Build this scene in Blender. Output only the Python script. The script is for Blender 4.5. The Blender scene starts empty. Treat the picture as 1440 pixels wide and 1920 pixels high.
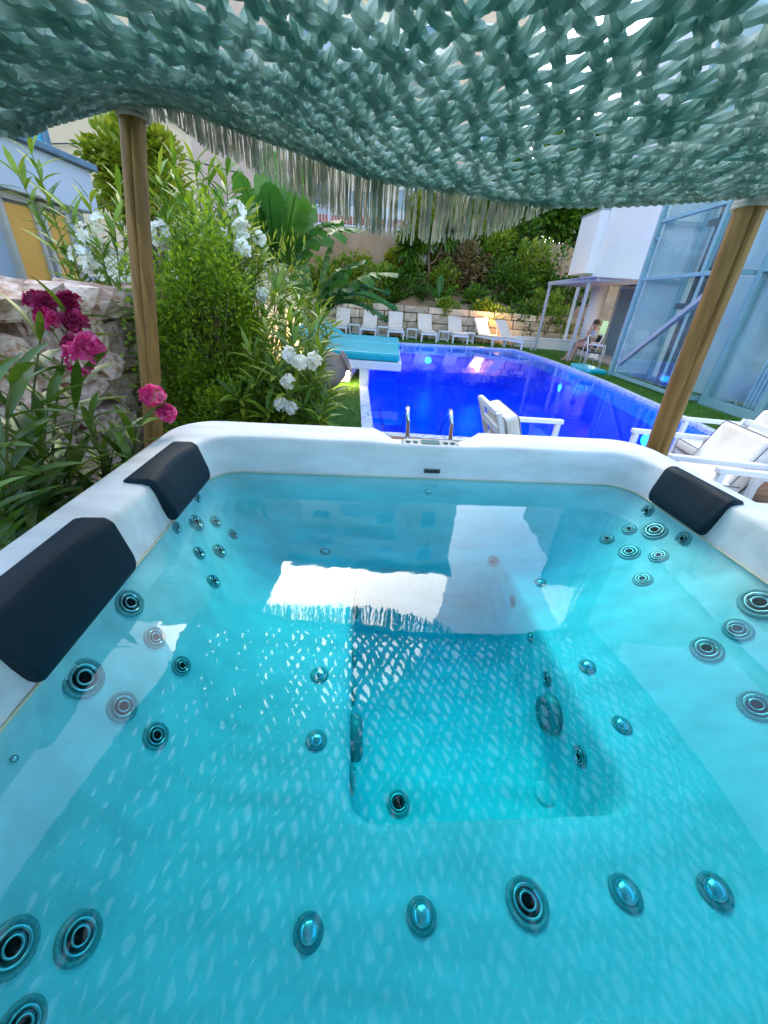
import bpy, math, random
import numpy as np
from mathutils import Vector, Matrix, Quaternion, noise
from mathutils.bvhtree import BVHTree

RND = random.Random(11)
NPR = np.random.RandomState(5)
SC = bpy.context.scene
COL = SC.collection
PI = math.pi

# ------------------------------------------------------------------ camera
CAMZ, FPX = 1.45, 720.0
_d = Vector((-97., 1299., 720.)).normalized()            # world down, in camera axes (x right, y down, z forward)
_f = (Vector((0, 0, 1)) - _d * _d.z).normalized()
_r = _d.cross(_f)
_u = -_d
def ray(px, py):
    v = Vector(((px - 720) / FPX, (py - 960) / FPX, 1.0))
    return Vector((v.dot(_r), v.dot(_f), v.dot(_u)))
def W(px, py, y=None, z=None, x=None):
    r = ray(px, py)
    t = y / r.y if y is not None else ((z - CAMZ) / r.z if z is not None else x / r.x)
    return Vector((0, 0, CAMZ)) + r * t
cd = bpy.data.cameras.new('camera'); cam = bpy.data.objects.new('camera', cd); COL.objects.link(cam)
cx = Vector((_r.x, _f.x, _u.x)); cy = -Vector((_r.y, _f.y, _u.y)); cz = -Vector((_r.z, _f.z, _u.z))
cam.matrix_world = Matrix(((cx.x, cy.x, cz.x, 0), (cx.y, cy.y, cz.y, 0), (cx.z, cy.z, cz.z, CAMZ), (0, 0, 0, 1)))
cd.sensor_fit = 'HORIZONTAL'; cd.sensor_width = 36; cd.lens = 18.0
cd.clip_start = 0.02; cd.clip_end = 900
SC.camera = cam

# ------------------------------------------------------------------ light
SUN_EL, SUN_AZ = math.radians(37), math.radians(-13)      # azimuth clockwise from +y
wd = bpy.data.worlds.new('World'); SC.world = wd; wd.use_nodes = True
nt = wd.node_tree; bg = nt.nodes['Background']
sky = nt.nodes.new('ShaderNodeTexSky'); sky.sky_type = 'NISHITA'; sky.sun_disc = False
sky.sun_elevation = SUN_EL; sky.sun_rotation = SUN_AZ; sky.dust_density = 1.4; sky.air_density = 1.0; sky.ozone_density = 1.0
nt.links.new(sky.outputs[0], bg.inputs[0]); bg.inputs[1].default_value = 0.15
sl = bpy.data.lights.new('sun', 'SUN'); sl.energy = .8; sl.angle = math.radians(40); sl.color = (1, .90, .74)
so = bpy.data.objects.new('sun', sl); COL.objects.link(so)
_sd = Vector((math.sin(SUN_AZ) * math.cos(SUN_EL), math.cos(SUN_AZ) * math.cos(SUN_EL), math.sin(SUN_EL)))
so.rotation_euler = _sd.to_track_quat('Z', 'Y').to_euler(); so.location = _sd * 30
SC.view_settings.view_transform = 'Standard'; SC.view_settings.look = 'None'
SC.view_settings.gamma = 1; SC.view_settings.exposure = 2.36
SC.render.engine = 'CYCLES'
SC.cycles.use_denoising = True
SC.cycles.max_bounces = 8; SC.cycles.transparent_max_bounces = 16
SC.cycles.caustics_reflective = False; SC.cycles.caustics_refractive = False
SC.cycles.sample_clamp_indirect = 6

# ------------------------------------------------------------------ materials
def _mix(n, l, fac, a, b):
    m = n.new('ShaderNodeMix'); m.data_type = 'RGBA'
    for sock, val in ((m.inputs['Factor'], fac), (m.inputs['A'], a), (m.inputs['B'], b)):
        if hasattr(val, 'is_output'): l.new(val, sock)
        else: sock.default_value = val if not isinstance(val, tuple) else (*val, 1) if len(val) == 3 else val
    return m.outputs['Result']
MATS = {}
def mat(name, col, rough=.5, metal=0., var=.12, scale=6., bump=0., bscale=60., col2=None, stretch=None,
        spec=.5, coat=0., emit=None, estr=0., objvar=0., detail=4., thr=None):
    m = bpy.data.materials.new(name); m.use_nodes = True; MATS[name] = m
    n, l = m.node_tree.nodes, m.node_tree.links
    b = n['Principled BSDF']
    tc = n.new('ShaderNodeTexCoord'); mp = n.new('ShaderNodeMapping'); l.new(tc.outputs['Object'], mp.inputs[0])
    if stretch: mp.inputs['Scale'].default_value = stretch
    nz = n.new('ShaderNodeTexNoise'); nz.inputs['Scale'].default_value = scale; nz.inputs['Detail'].default_value = detail
    l.new(mp.outputs[0], nz.inputs['Vector'])
    c2 = col2 or tuple(min(1, c * (1 + var)) for c in col)
    c1 = col if col2 else tuple(c * (1 - var) for c in col)
    fac = nz.outputs['Fac']
    mr = n.new('ShaderNodeMapRange'); lo, hi = thr or (.3, .7)
    mr.inputs['From Min'].default_value = lo; mr.inputs['From Max'].default_value = hi
    l.new(fac, mr.inputs[0])
    out = _mix(n, l, mr.outputs[0], c1, c2)
    if objvar:
        oi = n.new('ShaderNodeObjectInfo'); hs = n.new('ShaderNodeHueSaturation')
        m2 = n.new('ShaderNodeMapRange'); m2.inputs['To Min'].default_value = 1 - objvar; m2.inputs['To Max'].default_value = 1 + objvar
        l.new(oi.outputs['Random'], m2.inputs[0]); l.new(m2.outputs[0], hs.inputs['Value']); l.new(out, hs.inputs['Color']); out = hs.outputs[0]
    l.new(out, b.inputs['Base Color'])
    b.inputs['Roughness'].default_value = rough; b.inputs['Metallic'].default_value = metal
    b.inputs['Specular IOR Level'].default_value = spec; b.inputs['Coat Weight'].default_value = coat
    if bump:
        nb = n.new('ShaderNodeTexNoise'); nb.inputs['Scale'].default_value = bscale; nb.inputs['Detail'].default_value = 5
        l.new(mp.outputs[0], nb.inputs['Vector'])
        bp = n.new('ShaderNodeBump'); bp.inputs['Strength'].default_value = bump; bp.inputs['Distance'].default_value = .01
        l.new(nb.outputs['Fac'], bp.inputs['Height']); l.new(bp.outputs[0], b.inputs['Normal'])
    if emit: b.inputs['Emission Color'].default_value = (*emit, 1); b.inputs['Emission Strength'].default_value = estr
    return m
def leaf_mat(name, cols, rough=.4, trans=.35, island=True):
    m = bpy.data.materials.new(name); m.use_nodes = True; MATS[name] = m
    n, l = m.node_tree.nodes, m.node_tree.links; b = n['Principled BSDF']; o = n['Material Output']
    if island: g = n.new('ShaderNodeNewGeometry'); f = g.outputs['Random Per Island']
    else: g = n.new('ShaderNodeObjectInfo'); f = g.outputs['Random']
    cr = n.new('ShaderNodeValToRGB'); el = cr.color_ramp.elements
    while len(el) < len(cols): el.new(.5)
    for i, c in enumerate(cols): el[i].position = i / max(1, len(cols) - 1); el[i].color = (*c, 1)
    l.new(f, cr.inputs[0])
    tc = n.new('ShaderNodeTexCoord'); nz = n.new('ShaderNodeTexNoise'); nz.inputs['Scale'].default_value = 9; l.new(tc.outputs['Object'], nz.inputs[0])
    hs = n.new('ShaderNodeHueSaturation'); mr = n.new('ShaderNodeMapRange'); mr.inputs['To Min'].default_value = .7; mr.inputs['To Max'].default_value = 1.35
    l.new(nz.outputs['Fac'], mr.inputs[0]); l.new(mr.outputs[0], hs.inputs['Value']); l.new(cr.outputs[0], hs.inputs['Color'])
    l.new(hs.outputs[0], b.inputs['Base Color']); b.inputs['Roughness'].default_value = rough
    t = n.new('ShaderNodeBsdfTranslucent'); l.new(hs.outputs[0], t.inputs[0])
    ms = n.new('ShaderNodeMixShader'); ms.inputs[0].default_value = trans
    l.new(b.outputs[0], ms.inputs[1]); l.new(t.outputs[0], ms.inputs[2]); l.new(ms.outputs[0], o.inputs[0])
    return m
def clear_mat(name, tint, ior=1.33, rough=0., bump=0., bscale=6., bdist=.02, stretch=None, refl=(1, 1, 1), dirt=None):
    m = bpy.data.materials.new(name); m.use_nodes = True; MATS[name] = m
    n, l = m.node_tree.nodes, m.node_tree.links; n.remove(n['Principled BSDF']); o = n['Material Output']
    tr = n.new('ShaderNodeBsdfTransparent'); tr.inputs[0].default_value = (*tint, 1)
    gl = n.new('ShaderNodeBsdfGlossy'); gl.inputs['Roughness'].default_value = rough; gl.inputs[0].default_value = (*refl, 1)
    fr = n.new('ShaderNodeFresnel')
    gb = n.new('ShaderNodeNewGeometry'); mx = n.new('ShaderNodeMix'); mx.data_type = 'FLOAT'      # same reflectance from both sides of a thin sheet
    mx.inputs[2].default_value = ior; mx.inputs[3].default_value = 1 / ior; l.new(gb.outputs['Backfacing'], mx.inputs[0]); l.new(mx.outputs[0], fr.inputs[0])
    if bump:
        tc = n.new('ShaderNodeTexCoord'); mp = n.new('ShaderNodeMapping'); l.new(tc.outputs['Object'], mp.inputs[0])
        if stretch: mp.inputs['Scale'].default_value = stretch
        nb = n.new('ShaderNodeTexNoise'); nb.inputs['Scale'].default_value = bscale; nb.inputs['Detail'].default_value = 3; l.new(mp.outputs[0], nb.inputs[0])
        bp = n.new('ShaderNodeBump'); bp.inputs['Strength'].default_value = bump; bp.inputs['Distance'].default_value = bdist
        l.new(nb.outputs['Fac'], bp.inputs['Height']); l.new(bp.outputs[0], gl.inputs['Normal']); l.new(bp.outputs[0], fr.inputs['Normal'])
    ms = n.new('ShaderNodeMixShader'); l.new(fr.outputs[0], ms.inputs[0]); l.new(tr.outputs[0], ms.inputs[1]); l.new(gl.outputs[0], ms.inputs[2])
    last = ms
    if dirt:
        tc = n.new('ShaderNodeTexCoord'); nd = n.new('ShaderNodeTexNoise'); nd.inputs['Scale'].default_value = dirt[1]; nd.inputs['Detail'].default_value = 6; l.new(tc.outputs['Object'], nd.inputs[0])
        df = n.new('ShaderNodeBsdfDiffuse'); df.inputs[0].default_value = (*dirt[0], 1)
        mr = n.new('ShaderNodeMapRange'); mr.inputs['From Min'].default_value = .4; mr.inputs['From Max'].default_value = .8; mr.inputs['To Min'].default_value = dirt[2]; mr.inputs['To Max'].default_value = dirt[3]
        l.new(nd.outputs['Fac'], mr.inputs[0]); m2 = n.new('ShaderNodeMixShader'); l.new(mr.outputs[0], m2.inputs[0]); l.new(ms.outputs[0], m2.inputs[1]); l.new(df.outputs[0], m2.inputs[2]); last = m2
    l.new(last.outputs[0], o.inputs[0])
    return m

mat('shell', (.69, .735, .735), rough=.5, var=.13, scale=4, stretch=(1, 3.5, 3.5), spec=.12, detail=9)
mat('cabinet', (.3, .32, .33), rough=.6)
mat('pillow', (.004, .020, .032), rough=.6, spec=.18, var=.2, scale=3, bump=.08, bscale=300)
mat('jet_flange', (.22, .36, .36), rough=.3, var=.2)
mat('jet_dark', (.008, .016, .02), rough=.35)
mat('jet_ring', (.48, .52, .53), rough=.22, metal=1., var=.05)
mat('chrome', (.75, .8, .82), rough=.12, metal=1., var=.03)
mat('steel', (.62, .65, .68), rough=.2, metal=1., var=.05)
mat('bead', (.55, .56, .40), rough=.6)
mat('panel_grey', (.20, .25, .27), rough=.3); mat('panel_screen', (.05, .16, .16), rough=.1)
mat('suction', (.12, .3, .31), rough=.35)
clear_mat('tub_water', (.70, .965, .975), ior=1.38, rough=.02, bump=.028, bscale=8, bdist=.02)
def absorb(name, col, dens):
    n, l = MATS[name].node_tree.nodes, MATS[name].node_tree.links; v = n.new('ShaderNodeVolumeAbsorption')
    v.inputs['Color'].default_value = (*col, 1); v.inputs['Density'].default_value = dens; l.new(v.outputs[0], n['Material Output'].inputs['Volume'])
absorb('tub_water', (.12, .925, .953), 3.2)
clear_mat('pool_water', (.10, .60, 1.0), ior=1.13, bump=.10, bscale=2.6, bdist=.03)
clear_mat('glass', (.88, .97, .98), ior=1.5, dirt=((.55, .80, .84), 1.5, .02, .10))
clear_mat('tower_glass', (.90, .98, .985), ior=1.45, dirt=((.60, .84, .90), 1.2, .03, .11))
mat('wood_post', (.36, .19, .045), rough=.65, col2=(.18, .08, .02), scale=5, stretch=(6, 6, .5), bump=.5, bscale=14, thr=(.3, .75))
mat('cord', (.46, .62, .54), rough=.95, col2=(.88, .90, .84), scale=9, bump=1., bscale=130, spec=.1, thr=(.35, .8))
mat('fringe', (.80, .77, .66), rough=.9, var=.25, scale=20, bump=.4, bscale=200)
mat('stone', (.66, .50, .40), rough=.9, col2=(.36, .19, .11), scale=4.5, bump=.9, bscale=16, objvar=.35, thr=(.38, .68), detail=8)
mat('mortar', (.24, .18, .14), rough=.95, var=.3, scale=12, bump=.6, bscale=30)
mat('limestone', (.58, .44, .29), rough=.9, var=.3, scale=3, bump=.6, bscale=10, objvar=.2)
mat('lawn', (.05, .14, .015), rough=.9, var=.4, scale=1.2, bump=.6, bscale=90)
leaf_mat('grass', [(.04, .13, .012), (.08, .22, .02), (.12, .27, .03)], rough=.6, trans=.3)
mat('pool_tile', (.001, .10, .85), rough=.35, var=.3, scale=.8, col2=(.002, .20, .95))
mat('earth', (.30, .17, .08), rough=.95, col2=(.44, .30, .18), scale=.9, bump=.8, bscale=4, detail=8)
mat('white_paint', (.80, .81, .84), rough=.45, var=.03, scale=2)
mat('white_wall', (.82, .82, .80), rough=.7, var=.04, scale=.6, bump=.05)
mat('cushion_white', (.80, .76, .68), rough=.85, var=.07, scale=6, bump=.15, bscale=120)
mat('cushion_stain', (.80, .75, .66), rough=.85, col2=(.62, .50, .32), scale=2.4, bump=.15, bscale=120, thr=(.52, .75))
mat('piping', (.03, .04, .06), rough=.8)
mat('lounger_pad', (.72, .62, .50), rough=.9, var=.08, scale=8, bump=.1, bscale=90)
mat('turquoise', (.0, .42, .50), rough=.38, var=.12, scale=3, bump=.15, bscale=8, coat=.15)
mat('terracotta', (.36, .26, .20), rough=.85, var=.2, scale=5, bump=.3, bscale=20)
mat('plank', (.20, .10, .045), rough=.7, var=.3, scale=4, stretch=(1, 8, 8), objvar=.25, bump=.3, bscale=20)
mat('blue_wall', (.40, .46, .52), rough=.85, var=.06, scale=1.5, bump=.15)
mat('fascia', (.50, .55, .60), rough=.7, var=.06, scale=2)
mat('roof_edge', (.10, .19, .27), rough=.6)
mat('orange_door', (.72, .36, .06), rough=.5, var=.08, scale=2)
mat('door_frame', (.45, .42, .36), rough=.6)
mat('tarp', (.0, .30, .46), rough=.5)
mat('beige_wall', (.72, .50, .34), rough=.9, var=.07, scale=.4, bump=.15, bscale=12)
mat('cream_wall', (.84, .75, .60), rough=.9, var=.05, scale=.4)
mat('window_glass', (.12, .22, .27), rough=.08, spec=.8, var=.2, scale=.5)
mat('shutter', (.42, .30, .22), rough=.6)
mat('roof_tile', (.42, .12, .07), rough=.8, var=.2, scale=4)
mat('frame_grey', (.40, .43, .44), rough=.45, var=.05)
mat('frame_teal', (.24, .42, .43), rough=.4, var=.08)
mat('black_rail', (.012, .02, .025), rough=.4)
mat('interior_floor', (.10, .12, .12), rough=.4)
mat('interior_dark', (.025, .04, .045), rough=.6)
mat('curtain', (.62, .70, .72), rough=.9)
mat('bark', (.17, .11, .06), rough=.9, var=.3, scale=10, bump=.6, bscale=30)
mat('stem', (.12, .14, .035), rough=.7, var=.25, scale=12)
mat('banana_stem', (.22, .27, .06), rough=.5, var=.25, scale=5, stretch=(3, 3, 1))
mat('skin', (.48, .24, .16), rough=.6); mat('shirt', (.42, .43, .45), rough=.9); mat('shorts', (.50, .26, .26), rough=.9)
mat('hair', (.03, .02, .015), rough=.7)
mat('dark_mesh', (.03, .05, .06), rough=.7)
mat('lamp_warm', (1, .6, .25), emit=(1, .55, .16), estr=14.)
mat('lamp_warm_soft', (1, .7, .35), emit=(1, .66, .25), estr=5.)
mat('lamp_blue', (.4, .5, 1), emit=(.25, .5, 1), estr=.8)
leaf_mat('leaf_pink', [(0.048, 0.108, 0.009), (0.097, 0.173, 0.015), (0.166, 0.248, 0.022)], rough=.35, trans=.25, island=False)
leaf_mat('leaf_oleander', [(0.058, 0.138, 0.010), (0.129, 0.251, 0.017), (0.244, 0.350, 0.024), (0.344, 0.412, 0.033)], trans=.35)
leaf_mat('leaf_box', [(0.086, 0.188, 0.008), (0.201, 0.326, 0.012), (0.374, 0.475, 0.024)], trans=.5)
leaf_mat('leaf_tree', [(0.161, 0.237, 0.012), (0.322, 0.368, 0.021), (0.467, 0.434, 0.033)], trans=.35)
leaf_mat('leaf_far', [(0.086, 0.200, 0.012), (0.173, 0.313, 0.017), (0.316, 0.412, 0.033), (0.402, 0.375, 0.050)], trans=.3)
leaf_mat('leaf_far_dark', [(0.035, 0.100, 0.008), (0.072, 0.175, 0.012), (0.143, 0.263, 0.017)], trans=.2)
leaf_mat('leaf_dry', [(.20, .12, .05), (.30, .19, .07), (.16, .17, .03)], trans=.25)
leaf_mat('leaf_banana', [(.035, .13, .02), (.06, .19, .022), (.12, .25, .03)], rough=.35, trans=.45, island=False)
leaf_mat('petal_pink', [(.68, .02, .20), (.80, .06, .30), (.88, .20, .42)], trans=.3, rough=.6)
leaf_mat('petal_magenta', [(.26, .006, .06), (.40, .010, .10), (.52, .02, .15)], trans=.25, rough=.6)
leaf_mat('petal_white', [(.85, .84, .74), (.9, .9, .84), (.86, .78, .52)], trans=.3, rough=.6)
def add_trans(name, fac):
    m = MATS[name]; n, l = m.node_tree.nodes, m.node_tree.links; b = n['Principled BSDF']; t = n.new('ShaderNodeBsdfTranslucent')
    l.new(b.inputs['Base Color'].links[0].from_socket, t.inputs[0]); ms = n.new('ShaderNodeMixShader'); ms.inputs[0].default_value = fac
    l.new(b.outputs[0], ms.inputs[1]); l.new(t.outputs[0], ms.inputs[2]); l.new(ms.outputs[0], n['Material Output'].inputs[0])
add_trans('cord', .85); add_trans('fringe', .5)
# mosaic coping
def mosaic():
    m = bpy.data.materials.new('mosaic'); m.use_nodes = True; MATS['mosaic'] = m
    n, l = m.node_tree.nodes, m.node_tree.links; b = n['Principled BSDF']
    tc = n.new('ShaderNodeTexCoord'); v = n.new('ShaderNodeTexVoronoi'); v.inputs['Scale'].default_value = 30; v.inputs['Randomness'].default_value = .25
    l.new(tc.outputs['Object'], v.inputs['Vector'])
    cr = n.new('ShaderNodeValToRGB'); e = cr.color_ramp.elements; e[0].color = (.75, .78, .82, 1); e[1].color = (.10, .22, .55, 1); e.new(.55).color = (.65, .70, .80, 1)
    l.new(v.outputs['Color'], cr.inputs[0]); l.new(cr.outputs[0], b.inputs['Base Color']); b.inputs['Roughness'].default_value = .25
    bp = n.new('ShaderNodeBump'); bp.inputs['Strength'].default_value = .4; bp.inputs['Distance'].default_value = .003; bp.invert = True
    l.new(v.outputs['Distance'], bp.inputs['Height']); l.new(bp.outputs[0], b.inputs['Normal'])
mosaic()

# ------------------------------------------------------------------ object helpers
def origin(o):
    p = Vector((0, 0, 0))
    while o is not None: p += o.location; o = o.parent
    return p
def tag(o, label=None, cat=None, group=None, kind=None):
    if label: o['label'] = label
    if cat: o['category'] = cat
    if group: o['group'] = group
    if kind: o['kind'] = kind
    return o
def empty(name, loc=(0, 0, 0), label=None, cat=None, group=None, rz=0.):
    o = bpy.data.objects.new(name, None); COL.objects.link(o); o.location = loc; o.rotation_euler.z = rz
    o.empty_display_size = .1
    return tag(o, label, cat, group)
def copy_tree(o, parent=None):
    c = o.copy(); COL.objects.link(c); c.parent = parent
    for ch in o.children: copy_tree(ch, c)
    return c
def link_mesh(name, me, material, parent=None, world=True, smooth=False):
    o = bpy.data.objects.new(name, me); COL.objects.link(o)
    if material and not me.materials: me.materials.append(MATS[material])
    if smooth: me.polygons.foreach_set('use_smooth', [True] * len(me.polygons))
    if parent is not None:
        o.parent = parent
    return o
class MB:
    def __init__(s): s.v = []; s.f = []
    def add(s, vs, fs):
        k = len(s.v); s.v += [tuple(v) for v in vs]; s.f += [tuple(i + k for i in f) for f in fs]; return s
    def box(s, c, d, rz=0., M=None):
        c = Vector(c); hx, hy, hz = d[0] / 2, d[1] / 2, d[2] / 2
        q = M if M is not None else Matrix.Rotation(rz, 3, 'Z')
        vs = [c + q @ Vector((x * hx, y * hy, z * hz)) for x in (-1, 1) for y in (-1, 1) for z in (-1, 1)]
        return s.add(vs, [(0, 1, 3, 2), (4, 6, 7, 5), (0, 4, 5, 1), (2, 3, 7, 6), (0, 2, 6, 4), (1, 5, 7, 3)])
    def beam(s, p, q, w, h=None, up=(0, 0, 1)):
        p, q = Vector(p), Vector(q); h = h or w; d = (q - p).normalized(); up = Vector(up)
        if abs(d.dot(up)) > .98: up = Vector((1, 0, 0))
        sx = d.cross(up).normalized(); sz = sx.cross(d)
        vs = [a + sx * (i * w / 2) + sz * (j * h / 2) for a in (p, q) for i, j in ((-1, -1), (1, -1), (1, 1), (-1, 1))]
        return s.add(vs, [(3, 2, 1, 0), (4, 5, 6, 7), (0, 1, 5, 4), (1, 2, 6, 5), (2, 3, 7, 6), (3, 0, 4, 7)])
    def tube(s, pts, r, n=8, caps=True, notch=None):
        pts = [Vector(p) for p in pts]; k0 = len(s.v); N = len(pts)
        rs = r if isinstance(r, (list, tuple)) else [r] * N
        a = None
        for i, p in enumerate(pts):
            d = (pts[min(i + 1, N - 1)] - pts[max(i - 1, 0)]).normalized()
            if a is None:
                a = d.orthogonal().normalized()
            a = (a - d * a.dot(d)).normalized(); b = d.cross(a)
            for j in range(n):
                t = 2 * PI * j / n
                rr = rs[i] * (notch.get(j, 1.) if notch else 1.)
                s.v.append(tuple(p + (a * math.cos(t) + b * math.sin(t)) * rr))
        for i in range(N - 1):
            for j in range(n):
                j2 = (j + 1) % n
                s.f.append((k0 + i * n + j, k0 + i * n + j2, k0 + (i + 1) * n + j2, k0 + (i + 1) * n + j))
        if caps:
            s.f.append(tuple(k0 + j for j in reversed(range(n)))); s.f.append(tuple(k0 + (N - 1) * n + j for j in range(n)))
        return s
    def lathe(s, prof, n=20, M=None, close=True):
        M = M or Matrix.Identity(4); k0 = len(s.v)
        for r, z in prof:
            for j in range(n):
                t = 2 * PI * j / n; s.v.append(tuple(M @ Vector((r * math.cos(t), r * math.sin(t), z))))
        for i in range(len(prof) - 1):
            for j in range(n):
                j2 = (j + 1) % n; s.f.append((k0 + i * n + j, k0 + i * n + j2, k0 + (i + 1) * n + j2, k0 + (i + 1) * n + j))
        if close:
            if prof[0][0] > 1e-5: s.f.append(tuple(k0 + j for j in reversed(range(n))))
            if prof[-1][0] > 1e-5: s.f.append(tuple(k0 + (len(prof) - 1) * n + j for j in range(n)))
        return s
    def prism(s, poly, z0, z1):
        n = len(poly)
        return s.add([(x, y, z0) for x, y in poly] + [(x, y, z1) for x, y in poly],
                     [tuple(reversed(range(n))), tuple(range(n, 2 * n))] + [(i, (i + 1) % n, n + (i + 1) % n, n + i) for i in range(n)])
    def mesh(s, name, off=None):
        vs = s.v if off is None else [(x - off.x, y - off.y, z - off.z) for x, y, z in s.v]
        me = bpy.data.meshes.new(name); me.from_pydata(vs, [], s.f); me.update(); return me
    def build(s, name, material, parent=None, smooth=False, bevel=0., world=True, segs=2, subsurf=0):
        me = s.mesh(name, origin(parent) if (parent is not None and world) else None)
        o = link_mesh(name, me, material, parent, smooth=smooth)
        if bevel:
            b = o.modifiers.new('bevel', 'BEVEL'); b.width = bevel; b.segments = segs; b.limit_method = 'ANGLE'
        if subsurf:
            u = o.modifiers.new('sub', 'SUBSURF'); u.levels = u.render_levels = subsurf
        return o
def shade_auto(o, deg=40):
    me = o.data; me.polygons.foreach_set('use_smooth', [True] * len(me.polygons))
    try: me.set_sharp_from_angle(angle=math.radians(deg))
    except Exception: pass
    return o
def scatter(name, tv, tf, mats, material, parent=None, smooth=True):
    """one mesh: template (tv, tf) placed by N 4x4 matrices"""
    off = origin(parent) if parent is not None else Vector((0, 0, 0))
    tv = np.array(tv, float); M = np.array(mats, float); N, k = len(M), len(tv)
    V = np.einsum('nij,kj->nki', M[:, :3, :3], tv) + M[:, None, :3, 3] - np.array(off)
    me = bpy.data.meshes.new(name)
    lens = np.array([len(f) for f in tf]); flat = np.concatenate([np.array(f) for f in tf])
    me.vertices.add(N * k); me.vertices.foreach_set('co', V.astype(np.float32).ravel())
    loops = (flat[None, :] + (np.arange(N) * k)[:, None]).ravel()
    me.loops.add(len(loops)); me.loops.foreach_set('vertex_index', loops.astype(np.int32))
    pl = np.tile(lens, N); st = np.concatenate([[0], np.cumsum(pl)[:-1]])
    me.polygons.add(len(pl)); me.polygons.foreach_set('loop_start', st.astype(np.int32)); me.polygons.foreach_set('loop_total', pl.astype(np.int32))
    me.update(calc_edges=True); me.validate()
    return link_mesh(name, me, material, parent, smooth=smooth)
def frame_mat(pos, d, nrm, sc, wid=1.):
    """matrix: +x along d (leaf length), +z near nrm"""
    d = Vector(d).normalized(); n = Vector(nrm); n = n - d * n.dot(d)
    n = n.normalized() if n.length > 1e-4 else d.orthogonal().normalized()
    s = n.cross(d)
    return ((d.x * sc, s.x * sc * wid, n.x * sc, pos[0]), (d.y * sc, s.y * sc * wid, n.y * sc, pos[1]), (d.z * sc, s.z * sc * wid, n.z * sc, pos[2]), (0, 0, 0, 1))
def rvec(r=RND):
    while True:
        v = Vector((r.uniform(-1, 1), r.uniform(-1, 1), r.uniform(-1, 1)))
        if .05 < v.length < 1: return v.normalized()
# leaf templates
def lance(w=.075, segs=5, droop=.18, fold=.03):
    vs, fs = [], []
    for i in range(segs + 1):
        t = i / segs; ww = w * (math.sin(PI * min(1, .05 + t * .95)) ** .8) if i < segs else .002
        z = .25 * t * (1 - t) * .4 - droop * t * t
        vs += [(t, -ww, z + fold * ww / w), (t, 0, z), (t, ww, z + fold * ww / w)]
    for i in range(segs):
        a = i * 3; fs += [(a, a + 3, a + 4, a + 1), (a + 1, a + 4, a + 5, a + 2)]
    return vs, fs
LANCE = lance(.085); LANCE3 = lance(.088, 3, .12, .03)
SMALL = ([(0, 0, 0), (.45, -.3, .08), (1, 0, -.05), (.45, .3, .08)], [(0, 1, 2), (0, 2, 3)])
BROAD = ([(0, 0, 0), (.35, -.27, .06), (.75, -.2, .03), (1, 0, -.12), (.75, .2, .03), (.35, .27, .06)], [(0, 1, 2, 3), (0, 3, 4, 5)])


# ================================================================== SETTING
POOL = [(-.20, 4.62), (-.48, 7.4), (-1.30, 15.75), (1.6, 16.45), (4.75, 17.05), (5.12, 14.6), (5.2, 12.4), (5.18, 9.96), (5.02, 7.6), (4.88, 6.2), (4.78, 4.75)]
def offset_poly(P, d):
    out = []; n = len(P)
    for i in range(n):
        p0, p1, p2 = Vector(P[i - 1]), Vector(P[i]), Vector(P[(i + 1) % n])
        a = (p1 - p0).normalized(); b = (p2 - p1).normalized()
        na, nb = Vector((-a.y, a.x)), Vector((-b.y, b.x))          # polygon runs clockwise: left normal points out
        m = (na + nb).normalized(); out.append(tuple(p1 + m * d / max(.4, m.dot(na))))
    return out
COPE = offset_poly(POOL, .15)
ncp = len(POOL)
# lawn: one sheet to the horizon with the pool cut out
cen = Vector((2., 10.8)); m = MB()
far = [tuple(cen + (Vector(p) - cen).normalized() * 400) for p in COPE]
mid = [tuple(cen + (Vector(p) - cen) * 1.6) for p in COPE]
m.add([(x, y, 0) for x, y in COPE] + [(x, y, 0) for x, y in mid] + [(x, y, 0) for x, y in far],
      [(i, ncp + i, ncp + (i + 1) % ncp, (i + 1) % ncp) for i in range(ncp)] + [(ncp + i, 2 * ncp + i, 2 * ncp + (i + 1) % ncp, ncp + (i + 1) % ncp) for i in range(ncp)])
lawn = m.build('lawn', 'lawn'); tag(lawn, kind='structure')
m = MB()
zc = .025
m.add([(x, y, zc) for x, y in POOL] + [(x, y, zc) for x, y in COPE] + [(x, y, -.35) for x, y in POOL] + [(x, y, -.1) for x, y in COPE],
      [(i, ncp + i, ncp + (i + 1) % ncp, (i + 1) % ncp) for i in range(ncp)] + [(i, (i + 1) % ncp, 2 * ncp + (i + 1) % ncp, 2 * ncp + i) for i in range(ncp)]
      + [(ncp + i, 3 * ncp + i, 3 * ncp + (i + 1) % ncp, ncp + (i + 1) % ncp) for i in range(ncp)])
tag(m.build('pool_coping', 'mosaic'), kind='structure')
m = MB()
m.add([(x, y, -.35) for x, y in POOL] + [(x, y, -1.5) for x, y in POOL], [(i, (i + 1) % ncp, ncp + (i + 1) % ncp, ncp + i) for i in range(ncp)] + [tuple(range(ncp, 2 * ncp))])
tag(m.build('pool_basin', 'pool_tile'), kind='structure')
m = MB(); m.add([(x, y, -.035) for x, y in offset_poly(POOL, .01)], [tuple(reversed(range(ncp)))])
tag(m.build('pool_water', 'pool_water'), kind='structure')
# submerged entry steps by the near corner
m = MB()
for k in range(3): m.box((.0 + .25 * k - .1 * 0, 6.35, -.30 - .22 * k), (.32, 1.3, .2), rz=.1)
tag(m.build('pool_steps', 'pool_tile'), kind='structure')
# timber deck round the tub and chairs, plank by plank
dk = tag(empty('deck', (2.2, 2.4, 0)), kind='structure')
for i in range(30):
    y = .2 + i * .145
    o = MB().box((2.35, y, .012), (4.9, .136, .024)).build('plank', 'plank', dk, bevel=.003, segs=1)
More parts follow.
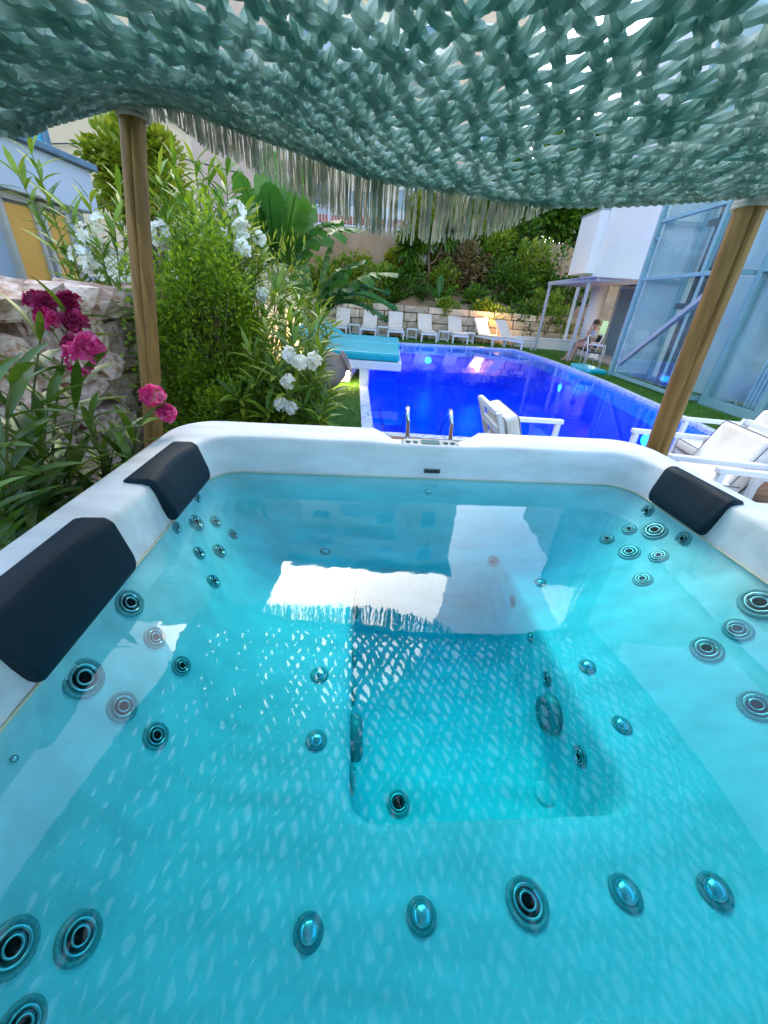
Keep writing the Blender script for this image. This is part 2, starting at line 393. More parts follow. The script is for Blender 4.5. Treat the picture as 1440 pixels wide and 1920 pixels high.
# slope behind the far loungers
def slope_z(y): 
    t = (y - 19.5); return 1.25 + .35 * max(0, t) if y < 22.6 else 1.25 + .35 * 3.1 + min(2.05, (y - 22.6) * 2.2)
m = MB(); xs = np.linspace(-14, 16, 121); ys = [19.5, 19.8, 20.1, 20.4, 20.8, 21.2, 21.6, 22., 22.3, 22.6, 22.75, 22.9, 23.05, 23.2, 23.35, 23.55, 24.2, 27, 40, 90]
for y in ys:
    for x in xs: m.v.append((x, y + .35 * noise.noise(Vector((x * .8, y, 3))) + .15 * noise.noise(Vector((x * 2.7, y * 2, 9))), slope_z(y) + (.35 * noise.noise(Vector((x * .9, y * .9, 0))) + .15 * noise.noise(Vector((x * 3.1, y * 3, 7))) if 19.6 < y < 23.6 else 0)))
nx = len(xs)
m.f = [(j * nx + i, j * nx + i + 1, (j + 1) * nx + i + 1, (j + 1) * nx + i) for j in range(len(ys) - 1) for i in range(nx - 1)]
tag(m.build('hillside', 'earth', smooth=True), kind='structure')

# grass blades on the visible lawn
def in_poly(x, y, P):
    c = False; n = len(P)
    for i in range(n):
        x1, y1 = P[i - 1]; x2, y2 = P[i]
        if (y1 > y) != (y2 > y) and x < (x2 - x1) * (y - y1) / (y2 - y1) + x1: c = not c
    return c
BL = ([(0, -.5, 0), (0, .5, 0), (.25, 0, 1)], [(0, 1, 2)])
def blades(n, x0, x1, y0, y1, h):
    out = []
    while len(out) < n:
        x, y = RND.uniform(x0, x1), RND.uniform(y0, y1)
        if in_poly(x, y, COPE): continue
        a = RND.uniform(0, 2 * PI); hh = h * RND.uniform(.6, 1.2); w = h * .22; c, s = math.cos(a), math.sin(a)
        out.append(((c * hh, -s * w, 0, x), (s * hh, c * w, 0, y), (0, 0, hh, -.002), (0, 0, 0, 1)))
    return out
gm = blades(26000, -2.6, -.3, 4.0, 8.4, .035) + blades(12000, -3.2, -.5, 8.4, 15, .05) + blades(16000, 4.8, 6.1, 6, 17, .05) + blades(14000, -3, 7, 16, 19, .06)
g = scatter('grass', *BL, gm, 'grass'); tag(g, 'short green turf growing round the swimming pool', 'grass', kind='stuff')

# ------------------------------------------------------------------ retaining wall of pale blocks behind the loungers
rw = empty('retaining_wall', (2, 19.35, 0), 'pale limestone block retaining wall behind the row of beige loungers', 'wall')
MB().box((1.5, 19.62, .62), (14, .3, 1.24)).build('wall_core', 'mortar', rw)
zz = 0.
for course in range(4):
    h = (.34, .30, .36, .28)[course]; x = -5.4 + RND.uniform(0, .4)
    while x < 8.3:
        w = RND.uniform(.55, 1.15); mb = MB(); mb.box((x + w / 2, 19.38 + RND.uniform(-.03, .03), zz + h / 2), (w - .03, .3, h - .025), rz=RND.uniform(-.02, .02))
        mb.build('stone', 'limestone', rw, bevel=.03); x += w
    zz += h
lw = empty('low_garden_wall', (6.1, 18.2, 0), 'low white rendered garden wall beside the grey pergola', 'wall')
MB().box((6.4, 18.3, .2), (2.6, .22, .4)).build('wall', 'white_wall', lw, bevel=.01)
MB().box((6.4, 18.3, .422), (2.66, .28, .04)).build('coping', 'white_paint', lw, bevel=.006)

# white railing on top of the bank
rl = empty('white_railing', (-2.2, 23.9, 4.3), 'white metal railing on a low parapet above the rocky bank', 'railing')
MB().box((-2.4, 23.9, 4.28), (6.2, .3, .3)).build('parapet', 'beige_wall', rl, bevel=.02)
for k in range(5): MB().beam((-5.3 + k * 1.45, 23.9, 4.4), (-5.3 + k * 1.45, 23.9, 5.35), .07).build('post', 'white_paint', rl)
for z in (4.58, 5.32): MB().beam((-5.4, 23.9, z), (.6, 23.9, z), .06).build('rail', 'white_paint', rl)
for k in range(38): MB().beam((-5.3 + k * .155, 23.9, 4.6), (-5.3 + k * .155, 23.9, 5.3), .028).build('baluster', 'white_paint', rl)

# ------------------------------------------------------------------ buildings
def facade_window(root, c, w, h, nrm='y', frame='white_paint', glass='window_glass', shutter=None, d=.06):
    """window standing proud of a wall; c is the centre on the wall, facing -y ('y') or -x ('x') or +x ('X')"""
    ax = {'y': (Vector((1, 0, 0)), Vector((0, -1, 0))), 'x': (Vector((0, 1, 0)), Vector((-1, 0, 0))), 'X': (Vector((0, 1, 0)), Vector((1, 0, 0)))}[nrm]
    s, n = ax; c = Vector(c); up = Vector((0, 0, 1)); t = .07
    def bx(mb, cc, ws, hs, dd): 
        M = Matrix((s, n, up)).transposed(); mb.box(cc, (ws, dd, hs), M=M)
    mb = MB(); bx(mb, c + n * .012, w - 2 * t, h - 2 * t, .02); win = mb.build('window', glass, root)
    mb = MB()
    for sx in (-1, 1): bx(mb, c + s * sx * (w / 2 - t / 2) + n * d / 2, t, h, d)
    for sz in (-1, 1): bx(mb, c + up * sz * (h / 2 - t / 2) + n * d / 2, w - 2 * t, t, d)
    bx(mb, c + n * d / 2, .05, h - 2 * t, d * .8); mb.build('frame', frame, win)
    mb = MB(); bx(mb, c - up * (h / 2 + .04) + n * .07, w + .1, .07, .16); mb.build('sill', frame, win)
    if shutter:
        mb = MB()
        for sx in (-1, 1): bx(mb, c + s * sx * (w / 2 + .24) + n * .03, .42, h, .05)
        mb.build('shutter', shutter, win)
    return win
# tall apartment house up the slope: mostly behind the canopy, mirrored in the tub
ap = empty('apartment_house', (-2, 27, 4.3), 'tall cream apartment house with balconies behind the white railing', 'building')
MB().box((-1.8, 32.5, 12.3), (15.2, 10, 16)).build('wall', 'cream_wall', ap)
MB().box((3.6, 27.2, 12.0), (3.2, .6, 15.3)).build('stair_tower', 'beige_wall', ap)
rf = MB().box((-1.8, 32.3, 20.5), (16., 11.2, .4)).build('roof', 'roof_tile', ap)
for fl in range(5):
    z0 = 4.6 + fl * 3.1
    for k, x in enumerate((-8.0, -5.2, -2.4, .2)):
        facade_window(ap, (x, 27.5, z0 + 1.35), 1.5 if k % 2 else 1.9, 1.9 if k % 2 else 1.5, 'y')
    for x0, x1 in ((-9.2, -4.0), (-3.3, 1.0)):
        bl = MB().box(((x0 + x1) / 2, 26.85, z0 + .1), (x1 - x0, 1.3, .18)).build('balcony', 'white_paint', ap)
        MB().box(((x0 + x1) / 2, 26.25, z0 + .62), (x1 - x0, .08, .86)).build('parapet', ('white_wall', 'blue_wall')[(fl + (x0 < -4)) % 2], bl)
    facade_window(ap, (3.6, 26.9, z0 + 1.5), 1.2, 1.4, 'y')
# red tiled cottage roof seen between railing and fringe
ct = empty('tiled_cottage', (-3.2, 25.6, 4.35), 'small white cottage with red tiled roof behind the railing', 'building')
MB().box((-2.6, 25.9, 4.5), (5.2, 1.2, .6)).build('wall', 'white_wall', ct)
m = MB(); m.add([(-5.4, 25.1, 4.81), (.2, 25.1, 4.81), (.2, 26.7, 4.81), (-5.4, 26.7, 4.81), (-5.1, 25.9, 5.25), (-.1, 25.9, 5.25)], [(0, 1, 5, 4), (1, 2, 5), (2, 3, 4, 5), (3, 0, 4), (3, 2, 1, 0)])
m.build('roof', 'roof_tile', ct)
# beige block on the left
bb = empty('beige_building', (-9, 14, 0), 'tall plain beige rendered building behind the round tree', 'building')
MB().box((-9.7, 16.5, 6.5), (9., 9., 13)).build('wall', 'beige_wall', bb)
MB().box((-9.7, 11.97, 3.22), (9.04, .1, .12)).build('string_course', 'door_frame', bb)
m = MB(); m.tube([W(70, 270, y=11.9), W(230, 268, y=11.86), W(450, 325, y=11.9)], .014, 5); m.build('cable', 'black_rail', bb)
m = MB(); m.tube([W(275, 190, y=11.9), W(352, 250, y=11.9)], .016, 5); m.build('cable', 'black_rail', bb)
cb = empty('cream_house', (-5.6, 16, 0), 'pale cream house with shuttered window right of the beige building', 'building')
MB().box((-7.4, 21.3, 5), (4.2, 4., 10)).build('wall', 'cream_wall', cb)
c = W(375, 305, y=19.25); facade_window(cb, (c.x, 19.3, c.z), .9, .9, 'y', frame='beige_wall', glass='shutter')
MB().box((-7.4, 19.2, c.z + .75), (4, .3, .14)).build('ledge', 'white_wall', cb)
# blue-grey pool house with orange doors
ph = empty('pool_house', (-3.9, 4.4, 0), 'blue grey pool house with orange doors behind the stone wall', 'building')
MB().box((-4.8, 3.4, 1.05), (2.1, 4.1, 2.1)).build('wall', 'blue_wall', ph)
MB().box((-4.75, 3.35, 2.30), (2.3, 4.36, .40)).build('fascia', 'fascia', ph, bevel=.01)
MB().box((-4.75, 3.35, 2.53), (2.42, 4.48, .06)).build('roof', 'roof_edge', ph, bevel=.008)
for y0, y1 in ((4.32, 4.64), (4.80, 5.08)):
    dr = MB().box((-3.735, (y0 + y1) / 2, 1.02), (.05, y1 - y0, 1.98)).build('door', 'orange_door', ph, bevel=.006)
    m = MB()
    for yy in (y0 - .025, y1 + .025): m.box((-3.725, yy, 1.02), (.07, .045, 2.04))
    m.box((-3.725, (y0 + y1) / 2, 2.06), (.07, y1 - y0 + .1, .05)); m.build('frame', 'door_frame', dr)
    MB().tube([(-3.70, y1 - .05, 1.0), (-3.67, y1 - .05, 1.0), (-3.67, y1 - .05, 1.12), (-3.70, y1 - .05, 1.12)], .008, 6).build('handle', 'steel', dr)
tp = empty('roof_screen', (-5.4, 6.4, 0), 'turquoise panel rising behind the pool house roof', 'screen')
a, b = W(28, 262, y=6.6), W(74, 228, y=6.6)
MB().box(((a.x + b.x) / 2 - .4, 6.6, 1.6), (b.x - a.x + .8, .1, 3.2)).build('panel', 'tarp', tp, bevel=.01)
MB().beam((b.x + .02, 6.6, 0), (b.x + .02, 6.6, 3.24), .07).build('post', 'roof_edge', tp)
# garden wall behind the shrubs
gw = empty('garden_wall', (-3.6, 9.4, 0), 'warm beige plastered garden wall behind the oleanders and banana', 'wall')
MB().box((-4.4, 9.4, .95), (4.6, .25, 1.9)).build('wall', 'cream_wall', gw)
MB().box((-4.4, 9.4, 1.93), (4.7, .34, .07)).build('coping', 'door_frame', gw, bevel=.01)

# ---- white hotel wing on the right
wb = empty('white_building', (7.3, 14, 0), 'white hotel wing with dark sliding doors beyond the pergola', 'building')
MB().box((9.65, 14.2, 5.9), (5, 6.0, 6.9)).build('upper_wall', 'white_wall', wb, bevel=.01)
MB().box((10.4, 14.2, 1.22), (4.2, 6.0, 2.44)).build('inner_wall', 'white_wall', wb)
MB().tube([(7.45, 16.85, 0), (7.45, 16.85, 2.45)], .28, 20).build('column', 'white_wall', wb, smooth=True)
MB().box((7.75, 14.2, .03), (1.2, 6, .06)).build('threshold', 'frame_grey', wb)
for k in range(4):
    y0 = 11.35 + k * 1.3
    dr = MB().box((8.05, y0 + .65, 1.2), (.03, 1.16, 2.26)).build('door', 'window_glass', wb)
    m = MB()
    for yy in (y0 + .04, y0 + 1.26): m.box((8.03, yy, 1.2), (.09, .07, 2.34))
    m.box((8.03, y0 + .65, 2.36), (.09, 1.15, .06)); m.box((8.03, y0 + .65, .1), (.09, 1.15, .08)); m.build('frame', 'frame_grey', dr)
bxr = MB().box((7.6, 18.05, 3.75), (1.5, 1.7, 1.9)).build('bay', 'white_wall', wb, bevel=.01)
MB().box((7.6, 18.05, 4.72), (1.56, 1.76, .04)).build('coping', 'frame_grey', bxr)
MB().box((7.3, 9.8, 4.6), (.2, 2.8, 9.2)).build('shaft_wall', 'white_wall', wb)
MB().box((6.72, 11.55, 4.6), (1.2, .2, 9.2)).build('return_wall', 'white_wall', wb)
MB().beam((7.14, 17.24, 2.5), (7.14, 17.24, 9.3), .05).build('downpipe', 'frame_grey', wb)
MB().beam((7.3, 18.6, 0), (7.3, 18.6, 2.8), .1).build('bay_post', 'white_paint', wb)
# pergola
pg = empty('pergola', (6.3, 15.7, 0), 'slim grey metal pergola in front of the sliding doors', 'pergola')
PZ = 2.33
posts = [(5.7, 17.3), (5.83, 14.1)]
for x, y in posts: MB().beam((x, y, 0), (x, y, PZ), .09).build('post', 'frame_grey', pg, bevel=.005)
MB().beam((5.68, 17.4, PZ + .052), (5.85, 13.6, PZ + .052), .09, .1).build('beam', 'frame_grey', pg, bevel=.005)
for k in range(7):
    y = 17.3 - k * .6; x = 5.69 + (17.3 - y) * .04
    MB().beam((x + .06, y, PZ + .05), (7.12, y, PZ + .05), .06, .08).build('rafter', 'frame_grey', pg)
MB().box((6.5, 15.5, PZ + .115), (1.6, 3.9, .02)).build('roof_sheet', 'fascia', pg)

# ---- glass lift tower
tw = empty('lift_tower', (6.0, 9.9, 0), 'glazed steel lift tower with black guide rails and diagonal brace', 'tower')
TX, TY0, TY1, TX1 = 5.95, 8.35, 11.35, 7.0
for x, y in ((TX, TY0), (TX, TY1), (TX1, TY0), (TX1, TY1)):
    MB().beam((x, y, 0), (x, y, 9), .11).build('column', 'frame_teal', tw, bevel=.006)
MB().beam((TX, 9.15, 2.3), (TX, 9.15, 9), .09).build('mullion', 'frame_teal', tw)
for z in (.08, 2.3, 3.45, 4.6, 5.8):
    MB().beam((TX, TY0 + .08, z), (TX, TY1 - .08, z), .07, .08).build('beam', 'frame_teal', tw, bevel=.005)
    MB().beam((TX + .08, TY1, z), (TX1 - .08, TY1, z), .07, .08).build('beam', 'frame_teal', tw)
    MB().beam((TX + .08, TY0, z), (TX1 - .08, TY0, z), .07, .08).build('beam', 'frame_teal', tw)
MB().beam((TX + .02, TY0 + .15, 2.18), (TX + .02, TY1 - .25, .35), .10, .10).build('brace', 'frame_grey', tw, bevel=.005)
for y in (9.75, 10.05): MB().beam((TX + .5, y, 0), (TX + .5, y, 9), .09, .06).build('guide_rail', 'black_rail', tw)
MB().box((TX + .5, 9.9, 3.3), (.1, .9, .12)).build('rail_bracket', 'black_rail', tw)
MB().box((TX + .5, 9.9, 1.75), (.1, 1.0, .12)).build('rail_bracket', 'black_rail', tw)
MB().tube([(TX + .42, 9.9, 3.45), (TX + .42, 9.9, 9)], .02, 6).build('cable', 'steel', tw)
zz = [.15, 2.23, 3.39, 4.54, 5.74, 8.9]
for i in range(5):
    z0, z1 = zz[i] + (0 if i == 0 else .14), zz[i + 1]
    MB().box((TX - .01, (TY0 + TY1) / 2, (z0 + z1) / 2), (.012, TY1 - TY0 - .16, z1 - z0)).build('pane', 'tower_glass', tw)
    MB().box(((TX + TX1) / 2, TY0, (z0 + z1) / 2), (TX1 - TX - .16, .012, z1 - z0)).build('pane', 'tower_glass', tw)
for z in (3.1, 4.2):
    for y in (TY0 + .12, TY1 - .12):
        MB().tube([(TX - .07, y, z), (TX + .02, y, z)], .03, 10).build('glass_clamp', 'steel', tw)
# ---- glazed lounge to the right
lg = empty('glazed_lounge', (6.5, 6.4, 0), 'glass fronted lounge with teal steel frame beside the lift tower', 'building')
GX = 6.35; G0, G1 = 2.6, 8.2
MB().box((8.2, 5.4, .02), (3.6, 5.5, .04)).build('floor', 'interior_floor', lg)
MB().box((9.9, 5.4, 2.6), (.2, 5.6, 5.2)).build('back_wall', 'white_wall', lg)
MB().box((8.2, 8.18, 4.2), (3.4, .16, 8.2)).build('side_wall', 'white_wall', lg)
MB().box((8.2, 5.4, 2.40), (3.5, 5.4, .18)).build('slab', 'frame_teal', lg)
for y in (8.2, 6.85, 5.5, 4.1, 2.7):
    MB().beam((GX, y, 0), (GX, y, 5.2), .12).build('column', 'frame_teal', lg, bevel=.005)
    if y > 2.7:
        for z0, z1 in ((.1, 2.2), (2.62, 5.0)):
            MB().box((GX, y - .69, (z0 + z1) / 2), (.012, 1.24, z1 - z0)).build('pane', 'glass', lg)
for z in (.05, 2.4, 5.05): MB().beam((GX, G0, z), (GX, G1 + .05, z), .14, .2).build('beam', 'frame_teal', lg)
for y in (7.6, 5.9): 
    m = MB()
    for k in range(14): m.box((GX + .55 + .04 * (k % 2), y - .3 + k * .045, 1.12), (.05, .05, 2.1))
    m.build('curtain', 'curtain', lg)
MB().box((9.7, 6.4, 1.1), (.1, 1.6, 2.2)).build('inner_door', 'interior_dark', lg)
def warm_lamp(name, p, r, label, power, stem=None, material='lamp_warm', shade=None):
    t = empty(name, p, label, 'lamp')
    p = Vector(p)
    MB().lathe([(.001, -r), (r * .7, -r * .75), (r, -r * .1), (r * .8, r * .6), (r * .3, r), (.001, r)], 14, Matrix.Translation(p)).build('globe', material, t, smooth=True)
    MB().lathe([(r * .35, r), (r * .35, r * 1.5), (.001, r * 1.5)], 12, Matrix.Translation(p)).build('cap', 'black_rail', t, smooth=True)
    if stem: MB().tube([p + Vector((0, 0, r * 1.3 if stem[2] > 0 else -r * .9)), p + Vector(stem)], .012, 6).build('stem', 'black_rail', t)
    if power:
        li = bpy.data.lights.new(name + '_light', 'POINT'); li.energy = power; li.color = (1, .62, .26); li.shadow_soft_size = r
        lo = bpy.data.objects.new('light', li); COL.objects.link(lo); lo.parent = t; lo.location = (0, -.0, -r * 1.6)
    return t
warm_lamp('garden_lamp', W(911, 600, y=18.7), .10, 'glowing amber garden lamp on a stake behind the loungers', 14, (0, 0, -.95))
warm_lamp('pendant_lamp', (7.75, 13.6, 1.75), .11, 'glowing pendant lamp outside the dark sliding doors', 6, (0, 0, .68))
warm_lamp('pendant_lamp', W(1425, 632, x=7.4), .14, 'warm pendant lamp glowing inside the glazed lounge', 10, (0, 0, .9))
warm_lamp('garden_lamp', (-2.2, 8.9, .55), .09, 'warm garden lamp lighting the plastered wall behind the banana', 14, (0, 0, -.5))
# sofa in the lounge
sf = empty('sofa', (7.4, 5.9, 0), 'dark upholstered sofa behind the lounge glass', 'sofa')
MB().box((7.4, 5.9, .25), (.8, 1.7, .34)).build('seat', 'interior_dark', sf, bevel=.05)
MB().box((7.75, 5.9, .6), (.2, 1.7, .5)).build('backrest', 'interior_dark', sf, bevel=.06)
for y in (5.0, 6.8): MB().box((7.4, y, .38), (.8, .16, .5)).build('armrest', 'interior_dark', sf, bevel=.04)

# ================================================================== HOT TUB
TC, TS = math.cos(.095), math.sin(.095)
def T(u, v, z): return Vector((u * TC - v * TS, u * TS + v * TC, z))
def rrect(u0, u1, v0, v1, r, n=10, ms=14):
    """rounded rectangle, fixed number of points, counter-clockwise from the right side"""
    out = []
    cs = [(u1 - r, v0 + r, -PI / 2), (u1 - r, v1 - r, 0), (u0 + r, v1 - r, PI / 2), (u0 + r, v0 + r, PI)]
    for k in range(4):
        cu, cv, a0 = cs[k]
        arc = [(cu + r * math.cos(a0 + PI / 2 * i / n), cv + r * math.sin(a0 + PI / 2 * i / n)) for i in range(n + 1)]
        out += arc
        nu, nv, na = cs[(k + 1) % 4]; q = (nu + r * math.cos(na), nv + r * math.sin(na)); p = arc[-1]
        out += [(p[0] + (q[0] - p[0]) * i / ms, p[1] + (q[1] - p[1]) * i / ms) for i in range(1, ms)]
    return out
tub = empty('hot_tub', T(.33, .72, 0), 'square white hot tub with navy headrests filled with turquoise water', 'hot tub')
WZ = .76
LOOPS = [  # u0,u1,v0,v1,r,z
    (-.775, 1.425, -.37, 1.80, .17, .80), (-.79, 1.44, -.385, 1.815, .18, .83), (-.79, 1.44, -.385, 1.815, .18, .885), (-.783, 1.433, -.378, 1.808, .175, .902),
    (-.765, 1.415, -.36, 1.79, .165, .911), (-.70, 1.36, -.30, 1.72, .15, .914), (-.637, 1.318, -.212, 1.612, .137, .911), (-.620, 1.301, -.197, 1.595, .132, .905),
    (-.613, 1.295, -.190, 1.587, .13, .890), (-.603, 1.29, -.18, 1.575, .13, .82), (-.592, 1.282, -.165, 1.56, .13, .765), (-.584, 1.275, -.155, 1.552, .13, .742),
    (-.575, 1.262, -.145, 1.548, .14, .72), (-.50, 1.14, -.075, 1.535, .15, .63), (-.42, 1.00, .0, 1.52, .16, .545), (-.365, .90, .06, 1.51, .17, .495),
    (-.32, .84, .11, 1.50, .18, .468), (-.26, .79, .17, 1.49, .17, .456), (-.10, .73, .32, 1.45, .12, .448), (-.02, .705, .385, 1.425, .09, .446),
    (.0, .69, .402, 1.405, .075, .438), (.010, .682, .411, 1.395, .07, .418), (.022, .665, .425, 1.382, .07, .26), (.035, .652, .438, 1.37, .075, .185),
    (.06, .63, .46, 1.345, .08, .162), (.12, .57, .52, 1.28, .07, .155), (.30, .39, .80, 1.0, .03, .155)]
m = MB(); npt = None
def notch_dz(u, v, z):
    if v > 1.60 and z > .84:
        a = min(max((u - .10) / .09, 0), 1); b = min(max((.60 - u) / .07, 0), 1); k = min(a, b); k = k * k * (3 - 2 * k)
        return -.050 * k * min(1, (v - 1.60) / .06)
    return 0.
for (u0, u1, v0, v1, r, z) in LOOPS:
    P = rrect(u0, u1, v0, v1, r, 10, 40); npt = len(P)
    for (u, v) in P:
        zo = 0.
        if .455 < z < .74:      # moulded bucket shapes in the backrests
            zo = .012 * math.sin(v * 9.) if (u < -.1 or u > .75) else 0.
        m.v.append(tuple(T(u, v, z + notch_dz(u, v, z) + zo)))
for i in range(len(LOOPS) - 1):
    for j in range(npt): m.f.append((i * npt + j, i * npt + (j + 1) % npt, (i + 1) * npt + (j + 1) % npt, (i + 1) * npt + j))
m.f.append(tuple((len(LOOPS) - 1) * npt + j for j in range(npt)))
shell = m.build('shell', 'shell', tub, smooth=True)
TOff = origin(tub)
bvh = BVHTree.FromPolygons([Vector(v) for v in m.v], m.f)
def hit(px, py):
    r = ray(px, py).normalized(); loc, nrm, _, _ = bvh.ray_cast(Vector((0, 0, CAMZ)), r)
    if nrm.dot(r) > 0: nrm = -nrm
    return loc, nrm, (loc - Vector((0, 0, CAMZ))).length
m = MB()
P = rrect(-.74, 1.39, -.335, 1.765, .15, 6, 3); k = len(P)
m.add([tuple(T(u, v, .03)) for u, v in P] + [tuple(T(u, v, .82)) for u, v in P], [(i, (i + 1) % k, k + (i + 1) % k, k + i) for i in range(k)])
m.build('cabinet', 'cabinet', tub)
# yellowish waterline stain / bead of sealant
m = MB()
A = rrect(-.588, 1.277, -.158, 1.555, .13, 10, 6); 
m.tube([T(u, v, WZ + .004) for u, v in A] + [T(*A[0], WZ + .004)], .0035, 5, caps=False)
m.build('waterline_bead', 'bead', tub, smooth=True)
# water sheet
m = MB(); A = rrect(-.5905, 1.2805, -.1630, 1.5585, .13, 12, 4)
kA = len(A)
m.add([T(u, v, WZ) for u, v in A] + [T(u, v, .12) for u, v in A], [tuple(range(kA)), tuple(reversed(range(kA, 2 * kA)))] + [((i + 1) % kA, i, kA + i, kA + (i + 1) % kA) for i in range(kA)])
wsur = m.build('tub_water', 'tub_water'); tag(wsur, kind='structure')

# headrest pillows hooked over the rim
def pillow(side, va, vb):
    """profile across the rim, lofted along v, ends splayed; scooped in the middle"""
    sgn, e = (1, -.60) if side < 0 else (-1, 1.29)
    ow = .10 if side < 0 else .062
    prof = [(-ow, .905), (-ow + .008, .926), (-.004, .928), (.040, .805), (.030, .772), (.002, .772), (-.004, .88), (-.014, .900)]
    def chaikin(P, w):
        out = []
        for i in range(len(P)):
            p, q = Vector(P[i]), Vector(P[(i + 1) % len(P)]); d = min(.25, w / max(1e-6, (q - p).length)); out += [tuple(p.lerp(q, d)), tuple(q.lerp(p, d))]
        return out
    prof = chaikin(chaikin(prof, .014), .004); ctr = (sum(p[0] for p in prof) / len(prof), sum(p[1] for p in prof) / len(prof))
    xs_ = [(-1, .80), (-.992, .90), (-.975, .965), (-.945, 1)] + [(-.9 + 1.8 * i / 28, 1) for i in range(29)] + [(.945, 1), (.975, .965), (.992, .90), (1, .80)]
    m = MB(); k = len(prof); N = len(xs_) - 1
    for x, sh in xs_:
        for (o, z) in prof:
            dip = max(0., (z - .775) / .15); o2 = ctr[0] + (o - ctr[0]) * sh; z2 = ctr[1] + (z - ctr[1]) * sh
            v = (va + vb) / 2 + x * (vb - va) / 2 * (.90 + .10 * dip)
            g = max(0., 1 - (x / .62) ** 2) * math.exp(-((o - .004) / .028) ** 2 - ((z - .905) / .045) ** 2)
            m.v.append(tuple(T(e + sgn * (o2 - .011 * g), v, z2 - .006 * g)))
    for i in range(N):
        for j in range(k): m.f.append((i * k + j, i * k + (j + 1) % k, (i + 1) * k + (j + 1) % k, (i + 1) * k + j))
    m.f += [tuple(range(k)), tuple(N * k + j for j in reversed(range(k)))]
    o = m.build('headrest', 'pillow', tub); shade_auto(o, 60); return o
pillow(-1, .49, .88); pillow(-1, 1.10, 1.46); pillow(1, 1.09, 1.41); pillow(1, .40, .76)
# control panel in the notch of the rim
cp = empty('control_panel_seat', (0, 0, 0))
bpy.data.objects.remove(cp)
m = MB(); A = rrect(.215, .48, 1.635, 1.705, .034, 8, 4); B = rrect(.221, .474, 1.641, 1.699, .03, 8, 4)
kk = len(A)
def panel_z(v): return .880 + (v - 1.67) * .16
m.add([T(u, v, panel_z(v)) for u, v in A] + [T(u, v, panel_z(v) + .010) for u, v in A] + [T(u, v, panel_z(v) + .013) for u, v in B],
      [(i, (i + 1) % kk, kk + (i + 1) % kk, kk + i) for i in range(kk)] + [(kk + i, kk + (i + 1) % kk, 2 * kk + (i + 1) % kk, 2 * kk + i) for i in range(kk)] + [tuple(2 * kk + i for i in range(kk))])
pn = m.build('control_panel', 'panel_grey', tub, smooth=False)
A = rrect(.305, .39, 1.652, 1.688, .006, 3, 2); m = MB(); m.add([T(u, v, panel_z(v) + .0155) for u, v in A], [tuple(range(len(A)))]); m.build('screen', 'panel_screen', pn)
for u in (.245, .278, .418, .45):
    m = MB(); m.lathe([(.012, 0), (.011, .004), (.001, .005)], 12, Matrix.Translation(T(u, 1.67, panel_z(1.67) + .0125))); m.build('button', 'panel_screen', pn, smooth=True)
# overflow grille on the far wall
gr = MB().box(T(.35, 1.571, .795), (.075, .012, .022), rz=.095).build('overflow_grille', 'panel_grey', tub, bevel=.003)
for k in range(3): MB().box(T(.35, 1.5635, .789 + k * .006), (.065, .006, .0025), rz=.095).build('slot', 'jet_dark', gr)

# jets: one prototype mesh per piece, placed on the moulded shell
def lathe_mesh(name, prof, material, n=24):
    me = MB().lathe(prof, n).mesh(name); me.materials.append(MATS[material]); me.polygons.foreach_set('use_smooth', [True] * len(me.polygons)); return me
ME_FL = lathe_mesh('flange', [(1.0, -.05), (1.0, .10), (.95, .17), (.86, .18), (.78, .12), (.70, .10)], 'jet_flange')
ME_RG = lathe_mesh('ring', [(.70, .04), (.70, .22), (.65, .27), (.58, .24), (.54, .12)], 'jet_ring')
ME_CUP = lathe_mesh('cup', [(.56, .10), (.55, .16), (.46, .10), (.40, .10), (.39, .22), (.34, .26), (.30, .22), (.28, .10)], 'jet_dark')
ME_NZ = lathe_mesh('nozzle', [(.40, .12), (.40, .25), (.35, .285), (.30, .25), (.29, .12)], 'jet_ring')
ME_HOLE = lathe_mesh('hole', [(.30, .14), (.15, .12), (.001, .11)], 'jet_dark')
ME_DOME = lathe_mesh('dome', [(1, 0), (.97, .22), (.82, .44), (.5, .60), (.001, .66)], 'steel')
ME_DFL = lathe_mesh('base', [(1.45, -.03), (1.42, .08), (1.2, .12), (1.0, .10)], 'suction')
def place(o, loc, nrm, s, parent, root_off):
    o.parent = parent; q = Vector(nrm).to_track_quat('Z', 'Y'); o.location = loc - root_off; o.rotation_euler = q.to_euler(); o.scale = (s, s, s); COL.objects.link(o)
def put_jet(px, py, rpx, kind='jet'):
    loc, nrm, dist = hit(px, py)
    r = ray(px, py); zc = dist * 1.0 / r.length
    s = rpx / FPX * zc * (.86 if kind == 'jet' else .85)
    off = Vector((0, 0, 0))
    if kind == 'jet':
        j = bpy.data.objects.new('jet', ME_FL); place(j, loc, nrm, s, tub, TOff)
        for nm, me in (('ring', ME_RG), ('cup', ME_CUP), ('nozzle', ME_NZ), ('hole', ME_HOLE)):
            c = bpy.data.objects.new(nm, me); c.parent = j; COL.objects.link(c)
    elif kind == 'dome':
        j = bpy.data.objects.new('air_injector', ME_DOME); place(j, loc + nrm * .003, nrm, s * .8, tub, TOff)
        c = bpy.data.objects.new('base', ME_DFL); c.parent = j; COL.objects.link(c)
    return j
